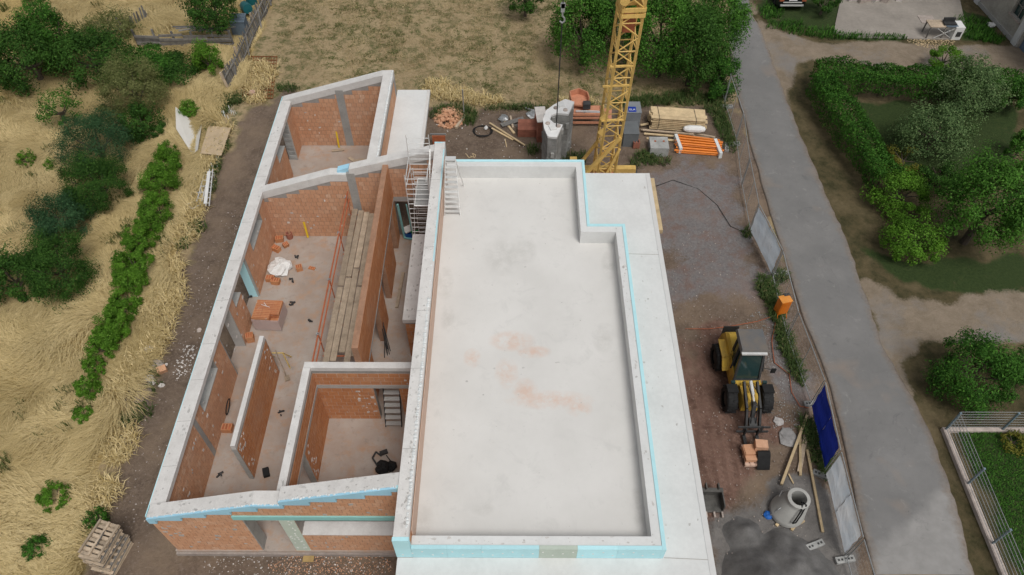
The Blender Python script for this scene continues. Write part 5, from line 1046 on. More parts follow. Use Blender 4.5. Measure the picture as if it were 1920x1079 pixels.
# ------------------------------------------------------------------ wattle fence, plank wall, bin (top left)
wf=thing('wattle_fence','old silvered paling fence leaning along the meadow edge','fence',at(455,130))
base=[at(*a) for a in ((432,172),(452,135),(476,78),(498,32),(514,-8),(524,-40))]
def along(P,f):
    n=len(P)-1; f=min(max(f,0),.9999)*n; i=int(f); return P[i].lerp(P[i+1],f-i)
for k in range(96):
    f=k/96; p=along(base,f); h=1.15+rnd.uniform(-.12,.15); lean=V(-.16+rnd.uniform(-.05,.05),rnd.uniform(-.06,.06),0)
    part('paling',M_greywood,wf,lambda b:b.beam(p+V(0,0,0),p+lean+V(0,0,h),.085,.025,up=(1,0,0)))
for z in(.3,.9): part('rail',M_greywood,wf,lambda b:[b.beam(along(base,k/10)+V(.06-.14*z,0,z),along(base,(k+1)/10)+V(.06-.14*z,0,z),.05,.08) for k in range(10)])
for k in range(5): p=along(base,k/4.2); part('post',M_oldwood,wf,lambda b:b.beam(p+V(-.05,0,0),p+V(-.2,0,1.3),.11,.11))
for k in range(4): p=along(base,.12+k*.2); part('cover_board',M_greywood,wf,lambda b:b.beam(p+V(.1,-.3,.05),p+V(-.05,.5,1.05),.10,.03))
pw=thing('plank_wall','collapsing weathered plank wall between dark bushes and paling fence','plank wall',at(350,88))
a,c=at(262,92),at(440,92)
for k in range(5):
    for j in range(4):
        p=a.lerp(c,j/4);q=a.lerp(c,(j+1)/4); w=V(0,rnd.uniform(-.04,.04),.12+k*.19+rnd.uniform(-.05,.05)); part('plank',M_greywood,pw,lambda b:b.beam(p+w,q+w+V(0,0,rnd.uniform(-.08,.08)),.04,.16))
for j in range(6): p=a.lerp(c,j/5); part('post',M_greywood,pw,lambda b:b.beam(p+V(0,.08,0),p+V(rnd.uniform(-.1,.1),.1,1.15+rnd.uniform(-.1,.2)),.10,.10))
for j in range(12): p=a.lerp(c,.45+j/24); part('loose_board',M_greywood,pw,lambda b:b.beam(p+V(-.5,.2+rnd.uniform(0,.7),1.0),p+V(.7,.25+rnd.uniform(0,.6),1.05),.12,.04))
pk=thing('picket_remains','row of dark broken pickets standing in tall weeds','pickets',at(260,62))
a,c=at(232,66),at(282,40)
for k in range(14): p=a.lerp(c,k/13); part('picket',M_greywood,pk,lambda b:b.beam(p,p+V(rnd.uniform(-.2,.2),rnd.uniform(-.15,.15),.7+rnd.uniform(0,.5)),.09,.03,up=(0,1,0)))
bn=thing('compost_bin','blue grey plastic compost bin with slatted lid behind the paling fence','bin',at(456,66)); p=at(455,66)
part('box',M_bin,bn,lambda b:tap(b,(p.x,p.y),(.95,.8),(.85,.7),G,.75)); part('lid',M_bin,bn,lambda b:[b.obox(V(p.x,p.y-.32+k*.13,.8+.03*k),(.95,.12,.04)) for k in range(6)])
bl_=at(470,33); mono('water_barrel',M_tealp,'dark teal water barrel lying behind the compost bin','barrel',lambda b:b.lathe(V(0,0,0),[(.001,-.5),(.3,-.48),(.34,0),(.3,.48),(.001,.5)],16)).matrix_world=Matrix.Translation(bl_+V(-.1,0,.7))@Matrix.Rotation(R(75),4,'X')@Matrix.Rotation(R(30),4,'Y')
bl_=at(476,18); mono('water_barrel',M_tealp,'second dark teal barrel half hidden at the top edge','barrel',lambda b:b.lathe(bl_,[(.001,0),(.33,0),(.36,.45),(.33,.9),(.001,.92)],16))
M_net=mat('red_oxide_ground_mesh',(.24,.085,.03),.9,.25,3,.2,.3,30)
net=thing('red_mesh_mat','rusty red grid mat lying on dry grass beside the paling fence','mesh',at(488,148))
P00,P10,P11,P01=at(455,186),at(512,186),at(520,108),at(462,108)
for k in range(13): f=k/12; part('lengthwise_bar',M_net,net,lambda b:b.beam(P00.lerp(P10,f)+V(0,0,.09),P01.lerp(P11,f)+V(0,0,.09),.03,.02))
for k in range(12): f=k/11; part('cross_bar',M_net,net,lambda b:b.beam(P00.lerp(P01,f)+V(0,0,.06),P10.lerp(P11,f)+V(0,0,.06),.045,.03))
bp_=at(475,180); mono('pale_pot',M_salmon,'small pale pink pot standing on the rusty mesh','pot',lambda b:b.lathe(bp_,[(.001,.02),(.13,.02),(.17,.3),(.14,.3),(.11,.06)],12))
# ------------------------------------------------------------------ far right: barn, car, saw
A0,B0_=at(1830,5),at(1920,105); dirw=(B0_-A0).normalized(); A0=A0-dirw*3.5; nrm=V(-dirw.y,dirw.x,0); nrm=nrm if nrm.x>0 else -nrm
barn=thing('barn','old plastered barn with pilasters, small barred window and blue door','barn',A0)
Lw=14.; Hb=4.6
M_plaster=mat('weathered_plaster',(.38,.36,.32),.9,.25,.9,0,.4,14,col2=(.24,.225,.20)); M_whitep=mat('white_pilaster',(.55,.56,.56),.8,.1,2,0,.2)
def bq4(b,s0,s1,z0,z1,d0,d1): 
    P=[A0+dirw*s+nrm*d for s,d in((s0,d0),(s1,d0),(s1,d1),(s0,d1))]
    b.hexa([V(p.x,p.y,G+z0) for p in P]+[V(p.x,p.y,G+z1) for p in P],.5)
w0=(at(1884,34,G+1.2)-A0).dot(dirw); d0=(at(1905,88)-A0).dot(dirw)
def bwall(b):
    bq4(b,0,w0-.55,0,Hb,0,.35); bq4(b,w0-.55,w0+.55,0,1.2,0,.35); bq4(b,w0-.55,w0+.55,2.5,Hb,0,.35); bq4(b,w0+.55,d0+.1,0,Hb,0,.35); bq4(b,d0+.1,d0+3.2,3.1,Hb,0,.35); bq4(b,d0+3.2,Lw,0,Hb,0,.35)
part('wall',M_plaster,barn,bwall); part('end_wall',M_plaster,barn,lambda b:(bq4(b,0,.35,0,Hb,.36,7),bq4(b,Lw-.35,Lw,0,Hb,.36,7)))
for s in (3.6,d0-.28): part('pilaster',M_whitep,barn,lambda b:bq4(b,s-.22,s+.22,0,Hb,-.12,-.003))
wd=part('window',M_glass,barn,lambda b:bq4(b,w0-.55,w0+.55,1.2,2.5,.2,.23)); part('glazing_bar',M_greywood,wd,lambda b:(bq4(b,w0-.03,w0+.03,1.2,2.5,.15,.19),bq4(b,w0-.55,w0+.55,1.82,1.88,.15,.19),bq4(b,w0-.55,w0-.48,1.2,2.5,.14,.19),bq4(b,w0+.48,w0+.55,1.2,2.5,.14,.19))); part('sill',M_stone,wd,lambda b:bq4(b,w0-.65,w0+.65,1.12,1.197,-.1,.15))
part('door',mat('faded_blue_door',(.12,.17,.24),.7,.15,2,0,.2),barn,lambda b:[bq4(b,d0+.1+k*.31,d0+.4+k*.31,0,3.09,.15,.2) for k in range(10)])
part('roof',M_redblock,barn,lambda b:(bq4(b,-.3,Lw+.3,Hb,Hb+.15,-.3,7.3))); part('plinth',M_grey,barn,lambda b:bq4(b,0,d0+.05,0,.25,-.06,-.002))
p=at(1858,48); mono('white_board',M_white,'small white object lying on grass beside the barn','board',lambda b:crumple(b,(p.x,p.y,G+.03),.32,71,.25,9))
car=thing('parked_car','dark parked car seen from behind at the top edge','car',at(1482,10)); p=at(1481,25)+V(0,.1,0); A=rot(-.03)
M_car=mat('black_car_paint',(.012,.013,.015),.22,.1,2,0,0,10,spec=.6)
def cl(x,y,z): return V(p.x+x,p.y+y,G+z)
def loft(b,secs): # secs: list of (y,[ (x,z)...])
    n=len(secs[0][1]); vs=[cl(x,y,z) for y,pr in secs for x,z in pr]; fs=[(i*n+k,i*n+(k+1)%n,(i+1)*n+(k+1)%n,(i+1)*n+k) for i in range(len(secs)-1) for k in range(n)]
    b.add(vs,fs+[tuple(range(n))[::-1],tuple(range((len(secs)-1)*n,len(secs)*n))],.5)
def sec(w,z0,z1): return [(-w,z0+.1),(-w+.12,z0),(w-.12,z0),(w,z0+.1),(w,z1-.18),(w-.14,z1),(-w+.14,z1),(-w,z1-.18)]
part('body',M_car,car,lambda b:loft(b,[(0,sec(.80,.38,.95)),(.15,sec(.90,.30,1.05)),(1.2,sec(.92,.28,1.02)),(3.2,sec(.92,.28,.98)),(4.1,sec(.88,.30,.85)),(4.35,sec(.78,.38,.70))]))
part('cabin',M_glass,car,lambda b:loft(b,[(.15,sec(.78,.98,1.10)),(.75,sec(.70,.98,1.46)),(2.0,sec(.70,.98,1.50)),(3.0,sec(.78,.9,1.02))])); part('roof',M_car,car,lambda b:loft(b,[(.72,sec(.66,1.44,1.64)),(2.05,sec(.66,1.44,1.67))]))
for s in(-1,1):
    part('tail_light',M_redrail,car,lambda b:b.obox(cl(s*.72,.02,.85),(.28,.08,.16)))
    for y in(.8,3.4): wheel(car,cl(s*.82,y,.33),.33,.22)
part('bumper',M_alu,car,lambda b:(b.obox(cl(0,-.02,.50),(1.5,.08,.09)),b.obox(cl(0,-.02,.70),(1.2,.05,.05)))); part('number_plate',M_white,car,lambda b:b.obox(cl(0,-.01,.86),(.52,.03,.11)))
ts=thing('table_saw','table saw with wooden top, dark blade hood and white cabinet on gravel','table saw',at(1768,76)); p=at(1768,76)
part('table_top',M_oldwood,ts,lambda b:b.obox(p+V(-.55,.5,.85),(1.1,.8,.05))); part('steel_top',M_bin,ts,lambda b:b.obox(p+V(.25,.5,.86),(.75,.8,.06))); part('hood',M_dark,ts,lambda b:(b.obox(p+V(.15,.6,1.05),(.7,.12,.3)),b.obox(p+V(.15,.35,.95),(.75,.3,.08))))
part('cabinet',M_white,ts,lambda b:b.obox(p+V(.75,.4,.45),(.55,.8,.85))); part('hatch',M_dark,ts,lambda b:b.obox(p+V(.78,-.01,.42),(.28,.03,.32)))
for (x,y) in((-1.05,.15),(-1.05,.85),(-.1,.15)): part('leg',M_greywood,ts,lambda b:b.beam(p+V(x,y,0),p+V(x+.03,y,.84),.07,.07))
part('cross_brace',M_alu,ts,lambda b:(b.beam(p+V(-.6,.1,.1),p+V(.45,.1,.75),.05,.03),b.beam(p+V(-.6,.1,.75),p+V(.45,.1,.1),.05,.03),b.beam(p+V(-.7,.1,.03),p+V(.7,.1,.03),.06,.04))); part('castor',M_black,ts,lambda b:b.tube(p+V(.95,.05,.08),p+V(.95,.12,.08),.09,10))
c=at(1745,78); scatter('sawdust',M_wood,'pale sawdust spread on the gravel under the table saw','sawdust',c.x,c.y,1.5,.7,500,.02,.07,seed=18)
for i,(px,py,s,l) in enumerate(((1600,2,.5,'leftmost slab of the stone rubble at the far yard'),(1618,3,.6,'broad pale slab in the far yard rubble'),(1640,4,.35,'brown chunk in the middle of the far yard rubble'),(1660,4,.4,'fourth chunk of the far yard rubble'),(1685,2,.35,'rightmost chunk of the far yard rubble'))):
    q=at(px,py); mono('rubble_slab',M_stone if i%2 else M_whitestone,l,'stone slab',lambda b:b.obox(q+V(0,0,.22),(s*1.6,s,.35),rot(.3*i,.2)),'rubble slabs at the far yard')
# ------------------------------------------------------------------ vegetation
def leaves(centers,normals,size,tint,aspect=.55,g=None):
    g=g or nrg; n=len(centers); r=g.normal(size=(n,3)); t=np.cross(normals,r); t/=np.linalg.norm(t,axis=1)[:,None]+1e-9; b=np.cross(normals,t)
    L=(size*g.uniform(.6,1.3,n))[:,None]; Wd=L*aspect
    v=np.stack([centers-t*L*.5,centers+b*Wd*.5+normals*L*.06,centers+t*L*.5,centers-b*Wd*.5+normals*L*.06],1).reshape(-1,3)
    f=np.arange(4*n).reshape(n,4); return v,f,np.repeat(tint,4)
def crown_pts(c,rad,n,clumps,g,clump_r=.42,low=-.55,shell=.62):
    c=np.array(c); rad=np.array(rad); k=clumps
    d=g.normal(size=(k*3,3)); d/=np.linalg.norm(d,axis=1)[:,None]; d=d[d[:,2]>low][:k]; k=len(d)
    cc=d*(shell+ (1.1-shell)*g.random((k,1))**.8); cr=clump_r*g.uniform(.45,1.3,k)
    idx=g.integers(0,k,n); e=g.normal(size=(n,3)); e/=np.linalg.norm(e,axis=1)[:,None]; rr=g.random(n)**.45
    p=cc[idx]+e*(cr[idx]*rr)[:,None]
    nr=e+.5*cc[idx]+np.array([0,0,.5])+g.normal(size=(n,3))*.45; nr/=np.linalg.norm(nr,axis=1)[:,None]
    ct=g.random(k); tint=np.clip(ct[idx]*.55+g.random(n)*.55-.05,0,1)
    return c+p*rad,nr,tint
SEED=[100]
def bush(name,label,cat,cx,cy,w,h=None,m=None,dens=1.,leaf=.11,group=None,trunk=0.,clumps=None,clump_r=.38,aspect=.55,lift=None,depth=1.,world=None):
    """cx,cy = middle of the crown in the photo, w = its width in photo px"""
    SEED[0]+=1; g=np.random.default_rng(SEED[0])
    q=at(cx,cy,1.0); sc=FPX/((Vector(q)-co.location).dot(Vector(_f))); r=w/2/sc; rzz=(h/2/sc if h else r*.85)
    zc=G+trunk+rzz*.8; q=at(cx,cy,zc)
    t=thing(name,label,cat,(q.x,q.y,G),group)
    area=4*math.pi*(r*r*2+rzz*rzz)/3; leaf*=.82; n=int(min(22000,area/(leaf*leaf*aspect*.5)*1.15*dens)); k=clumps or int(max(16,min(70,area*1.8)))
    P,N,T=crown_pts((q.x,q.y,zc),(r*.86,r*.86*depth,rzz*.9),n,k,g,clump_r)
    ok=P[:,2]>G+.02; P,N,T=P[ok],N[ok],T[ok]
    v,f,tt=leaves(P,N,leaf,T,aspect,g); npmesh('crown',v,f,tt,m or M_leafmid,t)
    b=MB(); tr=max(.03,r*.06)
    b.tube(V(q.x,q.y,G-.1),V(q.x+.05,q.y,zc-rzz*.2),tr*1.5,8,tr)
    for j in range(6):
        a=j*1.05+g.random(); b.tube(V(q.x+.03,q.y,zc-rzz*(.5-.05*j)),V(q.x+r*.55*math.cos(a),q.y+r*.55*math.sin(a),zc+rzz*(.05+.35*g.random())),tr*.7,5,tr*.2)
    b.build('trunk',M_bark,t); return t
def hedge(name,label,p,q,width,h,m,dens=1.,leaf=.11):
    SEED[0]+=1; g=np.random.default_rng(SEED[0]); a=at(*p);c=at(*q); L=(c-a).length; n=int((L*(width+2*h))/(leaf*leaf*.3)*1.5*dens)
    d=(c-a)/L; nn=np.array([-d.y,d.x,0]); dd=np.array(d); t=thing(name,label,'hedge',tuple(a.lerp(c,.5)))
    s=g.random(n)*L; 
    ang=g.uniform(-.15,1.15,n)*math.pi; bulge=1+.32*(smooth_noise(s,s*0,.8,SEED[0])-.5)+.25*(smooth_noise(s,ang*1.2,.35,SEED[0]+1)-.5)
    rad=g.random(n)**.25*bulge
    off=np.sign(np.cos(ang))*np.abs(np.cos(ang))**.6*width/2*rad; z=G+h*.55+np.sign(np.sin(ang))*np.abs(np.sin(ang))**.6*h*.5*rad
    P=np.array(a)[None]*np.array([1,1,0])+dd[None]*s[:,None]+nn[None]*off[:,None]; P[:,2]=np.maximum(z,G+.03)
    N=nn[None]*np.cos(ang)[:,None]+np.array([0,0,1])[None]*np.sin(ang)[:,None]+g.normal(size=(n,3))*.6; N/=np.linalg.norm(N,axis=1)[:,None]
    T=np.clip(smooth_noise(s,ang*1.5,.6,SEED[0]+2)*.6+g.random(n)*.5-.05,0,1)
    v,f,tt=leaves(P,N,leaf,T,.55,g); npmesh('foliage',v,f,tt,m,t)
    b=MB(); k=int(L/1.1)
    for j in range(k): e=a.lerp(c,(j+.5)/k); b.tube(V(e.x,e.y,G-.1),V(e.x,e.y,G+h*.7),.04,5,.02)
    b.build('stems',M_bark,t); return t
GL='bushes along the field edge'
bush('dark_bush','dark bush at the far left edge below the top field','bush',55,112,150,130,M_leafdark,group=GL,leaf=.15)
bush('conifer','pointed green conifer rising from the dark bushes at upper left','tree',95,75,95,150,M_leafhedge,group=GL,leaf=.14,clump_r=.35)
bush('dark_bush','dark spreading bush just right of the pointed conifer','bush',175,112,140,110,M_leafdark,group=GL,leaf=.15)
bush('dark_bush','dark green bush between conifer and grey willow','bush',262,125,130,62,M_leafhedge,group=GL,leaf=.15)
bush('dark_bush','dark low bush in front of the weathered plank wall','bush',330,128,110,45,M_leafdark,group=GL,leaf=.14)
bush('willow_bush','grey green willow bush above the dark conifer row','bush',248,165,112,130,M_leafwillow,group=GL,leaf=.11,aspect=.4)
bush('dark_bush','dark bush just below the grey willow','bush',262,232,85,85,M_leafdark,group=GL,leaf=.13)
bush('young_tree','thin young tree alone in the dry grass at left','tree',108,205,85,75,M_leafmid,dens=.33,group=GL,leaf=.13,trunk=.3,clump_r=.3)
bush('conifer','bluish conifer bush in the middle of the left row','bush',178,268,138,122,M_leafblue,group=GL,leaf=.11,aspect=.35)
bush('conifer','dark conifer bush directly below the bluish one','bush',182,345,135,115,M_leafdark,group=GL,leaf=.11,aspect=.35)
bush('conifer','dark bluish conifer left of the lower row','bush',118,412,125,100,M_leafblue,group=GL,leaf=.11,aspect=.35)
bush('conifer','large dark conifer bush lowest in the left row','bush',105,500,140,140,M_leafdark,group=GL,leaf=.12,aspect=.35)
bush('dark_bush','dark bush cut by the left picture edge','bush',22,520,120,120,M_leafdark,group=GL,leaf=.13)
bush('light_bush','pale yellow green low bush beside the bluish conifer','bush',200,225,75,50,M_leafwillow,dens=.7,group=GL,leaf=.10)
bush('bright_bush','bright green leafy bush beside the paling fence end','bush',390,112,58,90,M_leafbright,group=GL,leaf=.13)
bush('large_tree','large dark leafy tree behind the plank wall at top','tree',395,14,100,95,M_leafdark,group='trees at the top edge',leaf=.15,trunk=.8)
bush('weed_bush','pale weedy bush above the dark bushes at top','bush',205,55,120,50,M_leafwillow,dens=.45,group=GL,leaf=.12)
bush('weed_bush','small green weed shrub at top left edge','bush',58,5,40,30,M_leafmid,dens=.6,group=GL,leaf=.12)
for i,(x,y,w,l) in enumerate(((355,208,42,'bright leafy clump highest in the green row'),(314,290,52,'bright leafy clump beside the bent white panel'),(300,342,78,'bright leafy clump left of the aluminium frames'),(293,392,66,'bright leafy clump below the aluminium frames'),(262,452,70,'bright leafy clump halfway down the green row'),(250,500,82,'broadest bright leafy clump of the green row'),(236,560,60,'bright leafy clump just below the broadest one'),(215,610,72,'bright leafy clump left of the dirt strip middle'),(192,652,60,'lowest dense clump of the green row'),(310,312,62,'bright leafy clump between white panel and frames'),(278,422,60,'bright leafy clump filling the row above its middle'),(256,475,66,'bright leafy clump filling the row at its middle'),(243,530,66,'bright leafy clump under the broadest part'),(226,585,60,'bright leafy clump filling the lower row'),(204,632,62,'bright leafy clump just above the row end'),(176,690,48,'bright leafy clump linking the row to the round one'),(162,728,54,'round green clump alone below the row'),(155,777,40,'small green clump under the round one'),(100,932,62,'green clump in dry grass near lower left'),(68,1030,54,'dark green weed clump left of the pallet stack'),(182,972,44,'dark low weeds above the pallet stack'),(50,300,40,'small green sapling at left in dry grass'),(95,310,30,'tiny sapling right of another in dry grass'))):
    bush('leafy_clump',l,'plant',x,y,w*.98,w*1.0,M_leafbright if i not in(19,20) else M_leafhedge,group='bright leafy plants along the dirt strip',leaf=.13,aspect=.34,clumps=34,clump_r=.33,dens=1. if i<20 else .6)
# trees behind
bush('broad_tree','dark green tree left of the hook rope at the top','tree',985,-4,75,60,M_leafdark,leaf=.15,trunk=.5,group='trees at the top edge')
bush('broad_tree','leafy green tree right of the hook rope','tree',1095,55,125,160,M_leafmid,leaf=.15,trunk=.3,group='trees at the top edge')
bush('broad_tree','dark tree directly behind the crane mast','tree',1155,20,120,140,M_leafdark,leaf=.15,trunk=1.0,group='trees at the top edge')
bush('broad_tree','large leafy tree right of the crane mast','tree',1245,62,150,195,M_leafmid,leaf=.15,trunk=.3,group='trees at the top edge')
bush('broad_tree','yellowish green tree leaning over the road at top','tree',1345,38,115,165,M_leafmid,leaf=.14,trunk=.5,group='trees at the top edge')
bush('broad_tree','dark tree between mast tree and road tree','tree',1305,85,125,185,M_leafdark,leaf=.15,trunk=.3,group='trees at the top edge')
bush('road_shrub','dark shrub hanging over the road edge below the trees','bush',1352,148,72,95,M_leafhedge,leaf=.13,group='trees at the top edge')
# garden on the right
hedge('garden_hedge','clipped dark hedge running along the far garden track',(1515,172),(1890,196),1.7,1.9,M_leafhedge)
hedge('garden_hedge','clipped hedge running down beside the road',(1528,186),(1650,372),1.6,1.75,M_leafhedge)
GR='garden shrubs on the right'
bush('garden_shrub','bright shrub on top of the far hedge','bush',1770,112,70,50,M_leafbright,group=GR,leaf=.12)
bush('garden_shrub','grey green shrub grown into the far hedge','bush',1818,168,135,115,M_leafgrey,group=GR,leaf=.13)
bush('garden_shrub','loose grey green shrub standing inside the garden','bush',1752,248,135,110,M_leafgrey,group=GR,leaf=.13,dens=.8)
bush('garden_shrub','dark shrub right of the grey green hedge shrub','bush',1895,178,75,80,M_leafhedge,group=GR,leaf=.13)
bush('garden_shrub','yellowish shrub inside the garden behind the hedge','bush',1695,298,75,45,M_leafyellow,group=GR,leaf=.11,dens=.5)
bush('garden_shrub','bright green shrub where the roadside hedge ends','bush',1688,362,115,85,M_leafbright,group=GR,leaf=.12)
bush('garden_shrub','dense round bright shrub alone on the lawn','bush',1716,448,112,92,M_leafbright,group=GR,leaf=.12)
bush('garden_tree','broad bright garden tree at the right','tree',1858,380,170,205,M_leafmid,group=GR,leaf=.14,trunk=.6)
bush('garden_shrub','shrub at the right edge above the garden tree','bush',1915,275,50,70,M_leafmid,group=GR,leaf=.13)
bush('garden_shrub','dark low undergrowth left of the garden tree','bush',1765,335,90,50,M_leafdark,group=GR,leaf=.13)
bush('garden_shrub','large leafy shrub below the brown track','bush',1828,698,155,150,M_leafhedge,group=GR,leaf=.14,aspect=.4)
bush('garden_shrub','dark shrub at right edge below the track','bush',1910,690,70,90,M_leafdark,group=GR,leaf=.13)
bush('garden_shrub','yellow green plant inside the wire fence','bush',1900,828,60,30,M_leafyellow,group=GR,leaf=.10,dens=.5)
bush('dark_conifer','very dark conifer beside the parked car','bush',1545,6,62,60,M_leafdark,group=GR,leaf=.13)
# ---- grasses
def blades(name,m,label,cat,P,D,L,Wd,lift,tint,kind='stuff'):
    n=len(P); up=np.array([0,0,1.]); side=np.stack([-D[:,1],D[:,0],np.zeros(n)],1)*(Wd[:,None]/2)
    m1=P+D*(L*.45)[:,None]+up*(lift)[:,None]; tp=P+D*L[:,None]+up*(lift*.75)[:,None]
    v=np.stack([P-side,P+side,m1+side*.8,m1-side*.8,tp],1).reshape(-1,3)
    i=np.arange(n)[:,None]*5; f4=np.concatenate([i,i+1,i+2,i+3],1); f3=np.concatenate([i+3,i+2,i+4,i+4],1)
    me=bpy.data.meshes.new(name); tri=np.concatenate([f4[:,[0,1,2]],f4[:,[0,2,3]],f3[:,[0,1,2]]])
    return tag(npmesh(name,v,tri,np.repeat(tint,5),m),label,cat,kind=kind)
def in_poly(poly,n,box,margin=0.,g=nrg):
    x=g.uniform(box[0],box[1],n); y=g.uniform(box[2],box[3],n); s=sdist(poly,x,y)+(smooth_noise(x,y,1.3,1)-.5)*1.0; k=s>margin; return x[k],y[k],s[k]
x,y,s=in_poly(STRAW,400000,(-31,-12,4,47)); k=(y<47)&(x>-.72*(26.3+.35*y)-1.5); x,y,s=x[k],y[k],s[k]; n=len(x)
th=smooth_noise(x,y,3.6,31)*6.5+smooth_noise(x,y,1.0,32)*1.6+nrg.normal(0,.45,n); D=np.stack([np.cos(th),np.sin(th),np.zeros(n)],1)
hh=.14+.42*smooth_noise(x,y,1.4,33); P=np.stack([x,y,np.full(n,G-.02)],1)
thin=nrg.random(n)<np.clip(.35+1.3*smooth_noise(x,y,1.1,34),0,1)
tint=np.clip(smooth_noise(x,y,1.6,35)*.55+smooth_noise(x*np.cos(th)+y*np.sin(th),x*np.sin(th)-y*np.cos(th),.25,36)*.3+nrg.random(n)*.45-.15,0,1)
blades('dry_grass',M_straw,'tall golden lodged dry grass filling the field at left','grass',P[thin],D[thin],nrg.uniform(.5,1.25,n)[thin],nrg.uniform(.010,.028,n)[thin],hh[thin],tint[thin])
# short meadow tufts
MEADOW=W_([(560,-10),(1380,-10),(1365,190),(1200,195),(960,212),(860,205),(806,190),(745,150),(530,160),(500,120),(525,20)])
x,y,s=in_poly(MEADOW,70000,(-16,12,31,48)); n=len(x); th=nrg.uniform(0,6.28,n); D=np.stack([np.cos(th),np.sin(th),np.zeros(n)],1)
keep=nrg.random(n)<.25+.75*(smooth_noise(x,y,.9,41)>.5); gtint=np.clip(np.where(smooth_noise(x,y,.8,42)>.60,.97,nrg.random(n)*.8),0,1)
blades('meadow_grass',M_meadow,'short dry mown grass of the meadow behind the house','grass',np.stack([x,y,np.full(n,G-.01)],1)[keep],D[keep],nrg.uniform(.05,.16,n)[keep],nrg.uniform(.012,.03,n)[keep],nrg.uniform(.03,.10,n)[keep],gtint[keep])
def weed_patch(name,m,label,patches,dens,L0,L1,seed,cat='weeds',l0=.1,l1=.38):
    g=np.random.default_rng(seed); PP=[];DD=[]
    for (px,py,rx,ry) in patches:
        c=at(px,py); n=int(dens*rx*ry*3.1); a=g.uniform(0,6.28,n); r=np.sqrt(g.random(n))*(.65+.7*smooth_noise(np.cos(a)*3+px,np.sin(a)*3,1.,seed))
        PP.append(np.stack([c.x+rx*r*np.cos(a),c.y+ry*r*np.sin(a),np.full(n,G)],1)); b=g.uniform(0,6.28,n); DD.append(np.stack([np.cos(b),np.sin(b),np.zeros(n)],1))
    P=np.concatenate(PP);D=np.concatenate(DD);n=len(P)
    return blades(name,m,label,cat,P,D,g.uniform(L0,L1,n),g.uniform(.02,.045,n),g.uniform(l0,l1,n),g.random(n))
weed_patch('fence_weeds',M_weed,'green weeds growing along the foot of the site fence',[(1437,545,.45,.8),(1452,575,.4,.9),(1470,640,.35,1.0),(1490,690,.3,.9),(1535,840,.35,1.2),(1515,810,.3,.6),(1400,440,.2,.3),(1462,520,.3,.4)],420,.15,.45,61)
weed_patch('verge_weeds',M_weed,'green weeds between the soil and the trees behind the timber stack',[(1230,190,1.3,.5),(1290,185,1.3,.6),(1340,200,.6,1.0),(1355,235,.5,1.3),(1350,170,.6,.9),(1180,195,1.0,.4),(1370,270,.3,.7),(1215,300,.5,.5)],260,.15,.5,62)
weed_patch('yard_weeds',M_weed,'scattered green weeds on the soil behind the house',[(875,218,.7,.7),(820,215,.45,.5),(880,230,.4,.4),(1000,285,.4,.4),(985,205,1.2,.25),(1080,300,.6,.5),(950,205,1.5,.2),(1095,205,.8,.25),(1205,295,.5,.4),(1245,305,.4,.3),(845,205,.9,.3),(1190,310,.3,.3)],190,.12,.4,63)
weed_patch('strip_weeds',M_weed,'green weeds along the edge of the dirt strip left of the house',[(420,200,.5,.9),(440,190,.7,.5),(405,320,.25,.8),(418,280,.4,.6),(370,430,.5,.3),(345,460,.3,.4),(262,775,.5,.35),(245,790,.4,.3),(292,700,.3,.3),(285,730,.25,.3),(265,755,.25,.25),(540,168,.7,.35),(400,355,.2,.5),(175,985,.5,.4),(395,240,.3,.6)],230,.12,.42,64)
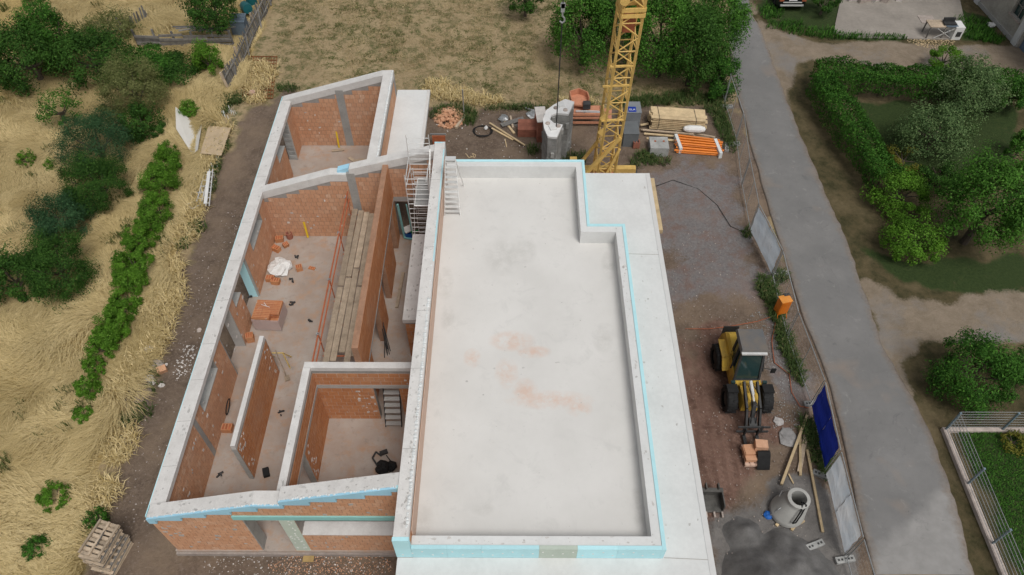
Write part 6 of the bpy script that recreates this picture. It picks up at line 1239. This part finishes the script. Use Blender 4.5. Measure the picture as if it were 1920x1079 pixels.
weed_patch('dry_tufts',M_straw,'dry straw tufts along the soil edges behind the house',[(850,180,1.6,.5),(900,190,1.5,.4),(820,165,.8,.6),(300,560,.8,1.5),(320,520,.6,1.2),(350,440,.6,1.0),(415,250,.5,.8),(1080,195,1.2,.3),(480,190,.6,.3),(485,150,1.0,1.6),(385,330,.4,1.2),(250,700,.6,1.2),(300,640,.5,1.2),(330,570,.4,1.0),(365,400,.5,1.0),(400,290,.5,1.0),(225,840,.6,1.0),(195,930,.6,.8)],230,.25,.6,65,'grass')
weed_patch('daisies',M_foam,'small white flowers beside the aluminium frames and dirt strip',[(403,320,.18,.9),(398,350,.15,.6),(430,215,.5,.4)],45,.03,.06,66,'flowers')
g2=np.random.default_rng(77); tp=[]
while len(tp)<320:
    px,py=g2.uniform(520,1300),g2.uniform(0,195)
    q=at(px,py); 
    if sdist(MEADOW,np.array([q.x]),np.array([q.y]))[0]>.3 and smooth_noise(np.array([q.x]),np.array([q.y]),2.6,78)[0]>.42: tp.append((px,py,g2.uniform(.1,.38),g2.uniform(.1,.32)))
weed_patch('meadow_tufts',M_tuft,'small green weed tufts dotted over the dry meadow',tp,150,.05,.16,79,'weeds',.02,.07)
fw=[]
while len(fw)<70:
    px,py=g2.uniform(0,330),g2.uniform(0,1079); q=at(px,py)
    if sdist(STRAW,np.array([q.x]),np.array([q.y]))[0]>.4 and smooth_noise(np.array([q.x]),np.array([q.y]),3.,81)[0]>.5: fw.append((px,py,g2.uniform(.15,.5),g2.uniform(.12,.45)))
weed_patch('field_weeds',M_tuft,'faded green weeds showing through the dry grass field',fw,150,.12,.35,82,'weeds',.25,.6)
LAWNF=LAWN[0]; x,y,s=in_poly(LAWNF,26000,(16.9,24,7,14.5)); n=len(x); th=nrg.uniform(0,6.28,n)
blades('lawn_grass',M_leafhedge,'green lawn behind the wire garden fence','lawn',np.stack([x,y,np.full(n,G)],1),np.stack([np.cos(th),np.sin(th),np.zeros(n)],1),nrg.uniform(.06,.15,n),nrg.uniform(.015,.03,n),nrg.uniform(.03,.1,n),nrg.random(n))
weed_patch('top_verge_grass',M_leafhedge,'green grass strip between the gravel track and far yard',[(1445,25,.8,.9),(1475,50,1.2,.6),(1520,62,1.6,.5),(1570,70,1.6,.35),(1630,72,1.8,.3),(1670,73,1.0,.25),(1830,60,1.2,1.6),(1860,75,.8,.5)],150,.08,.22,67,'grass')
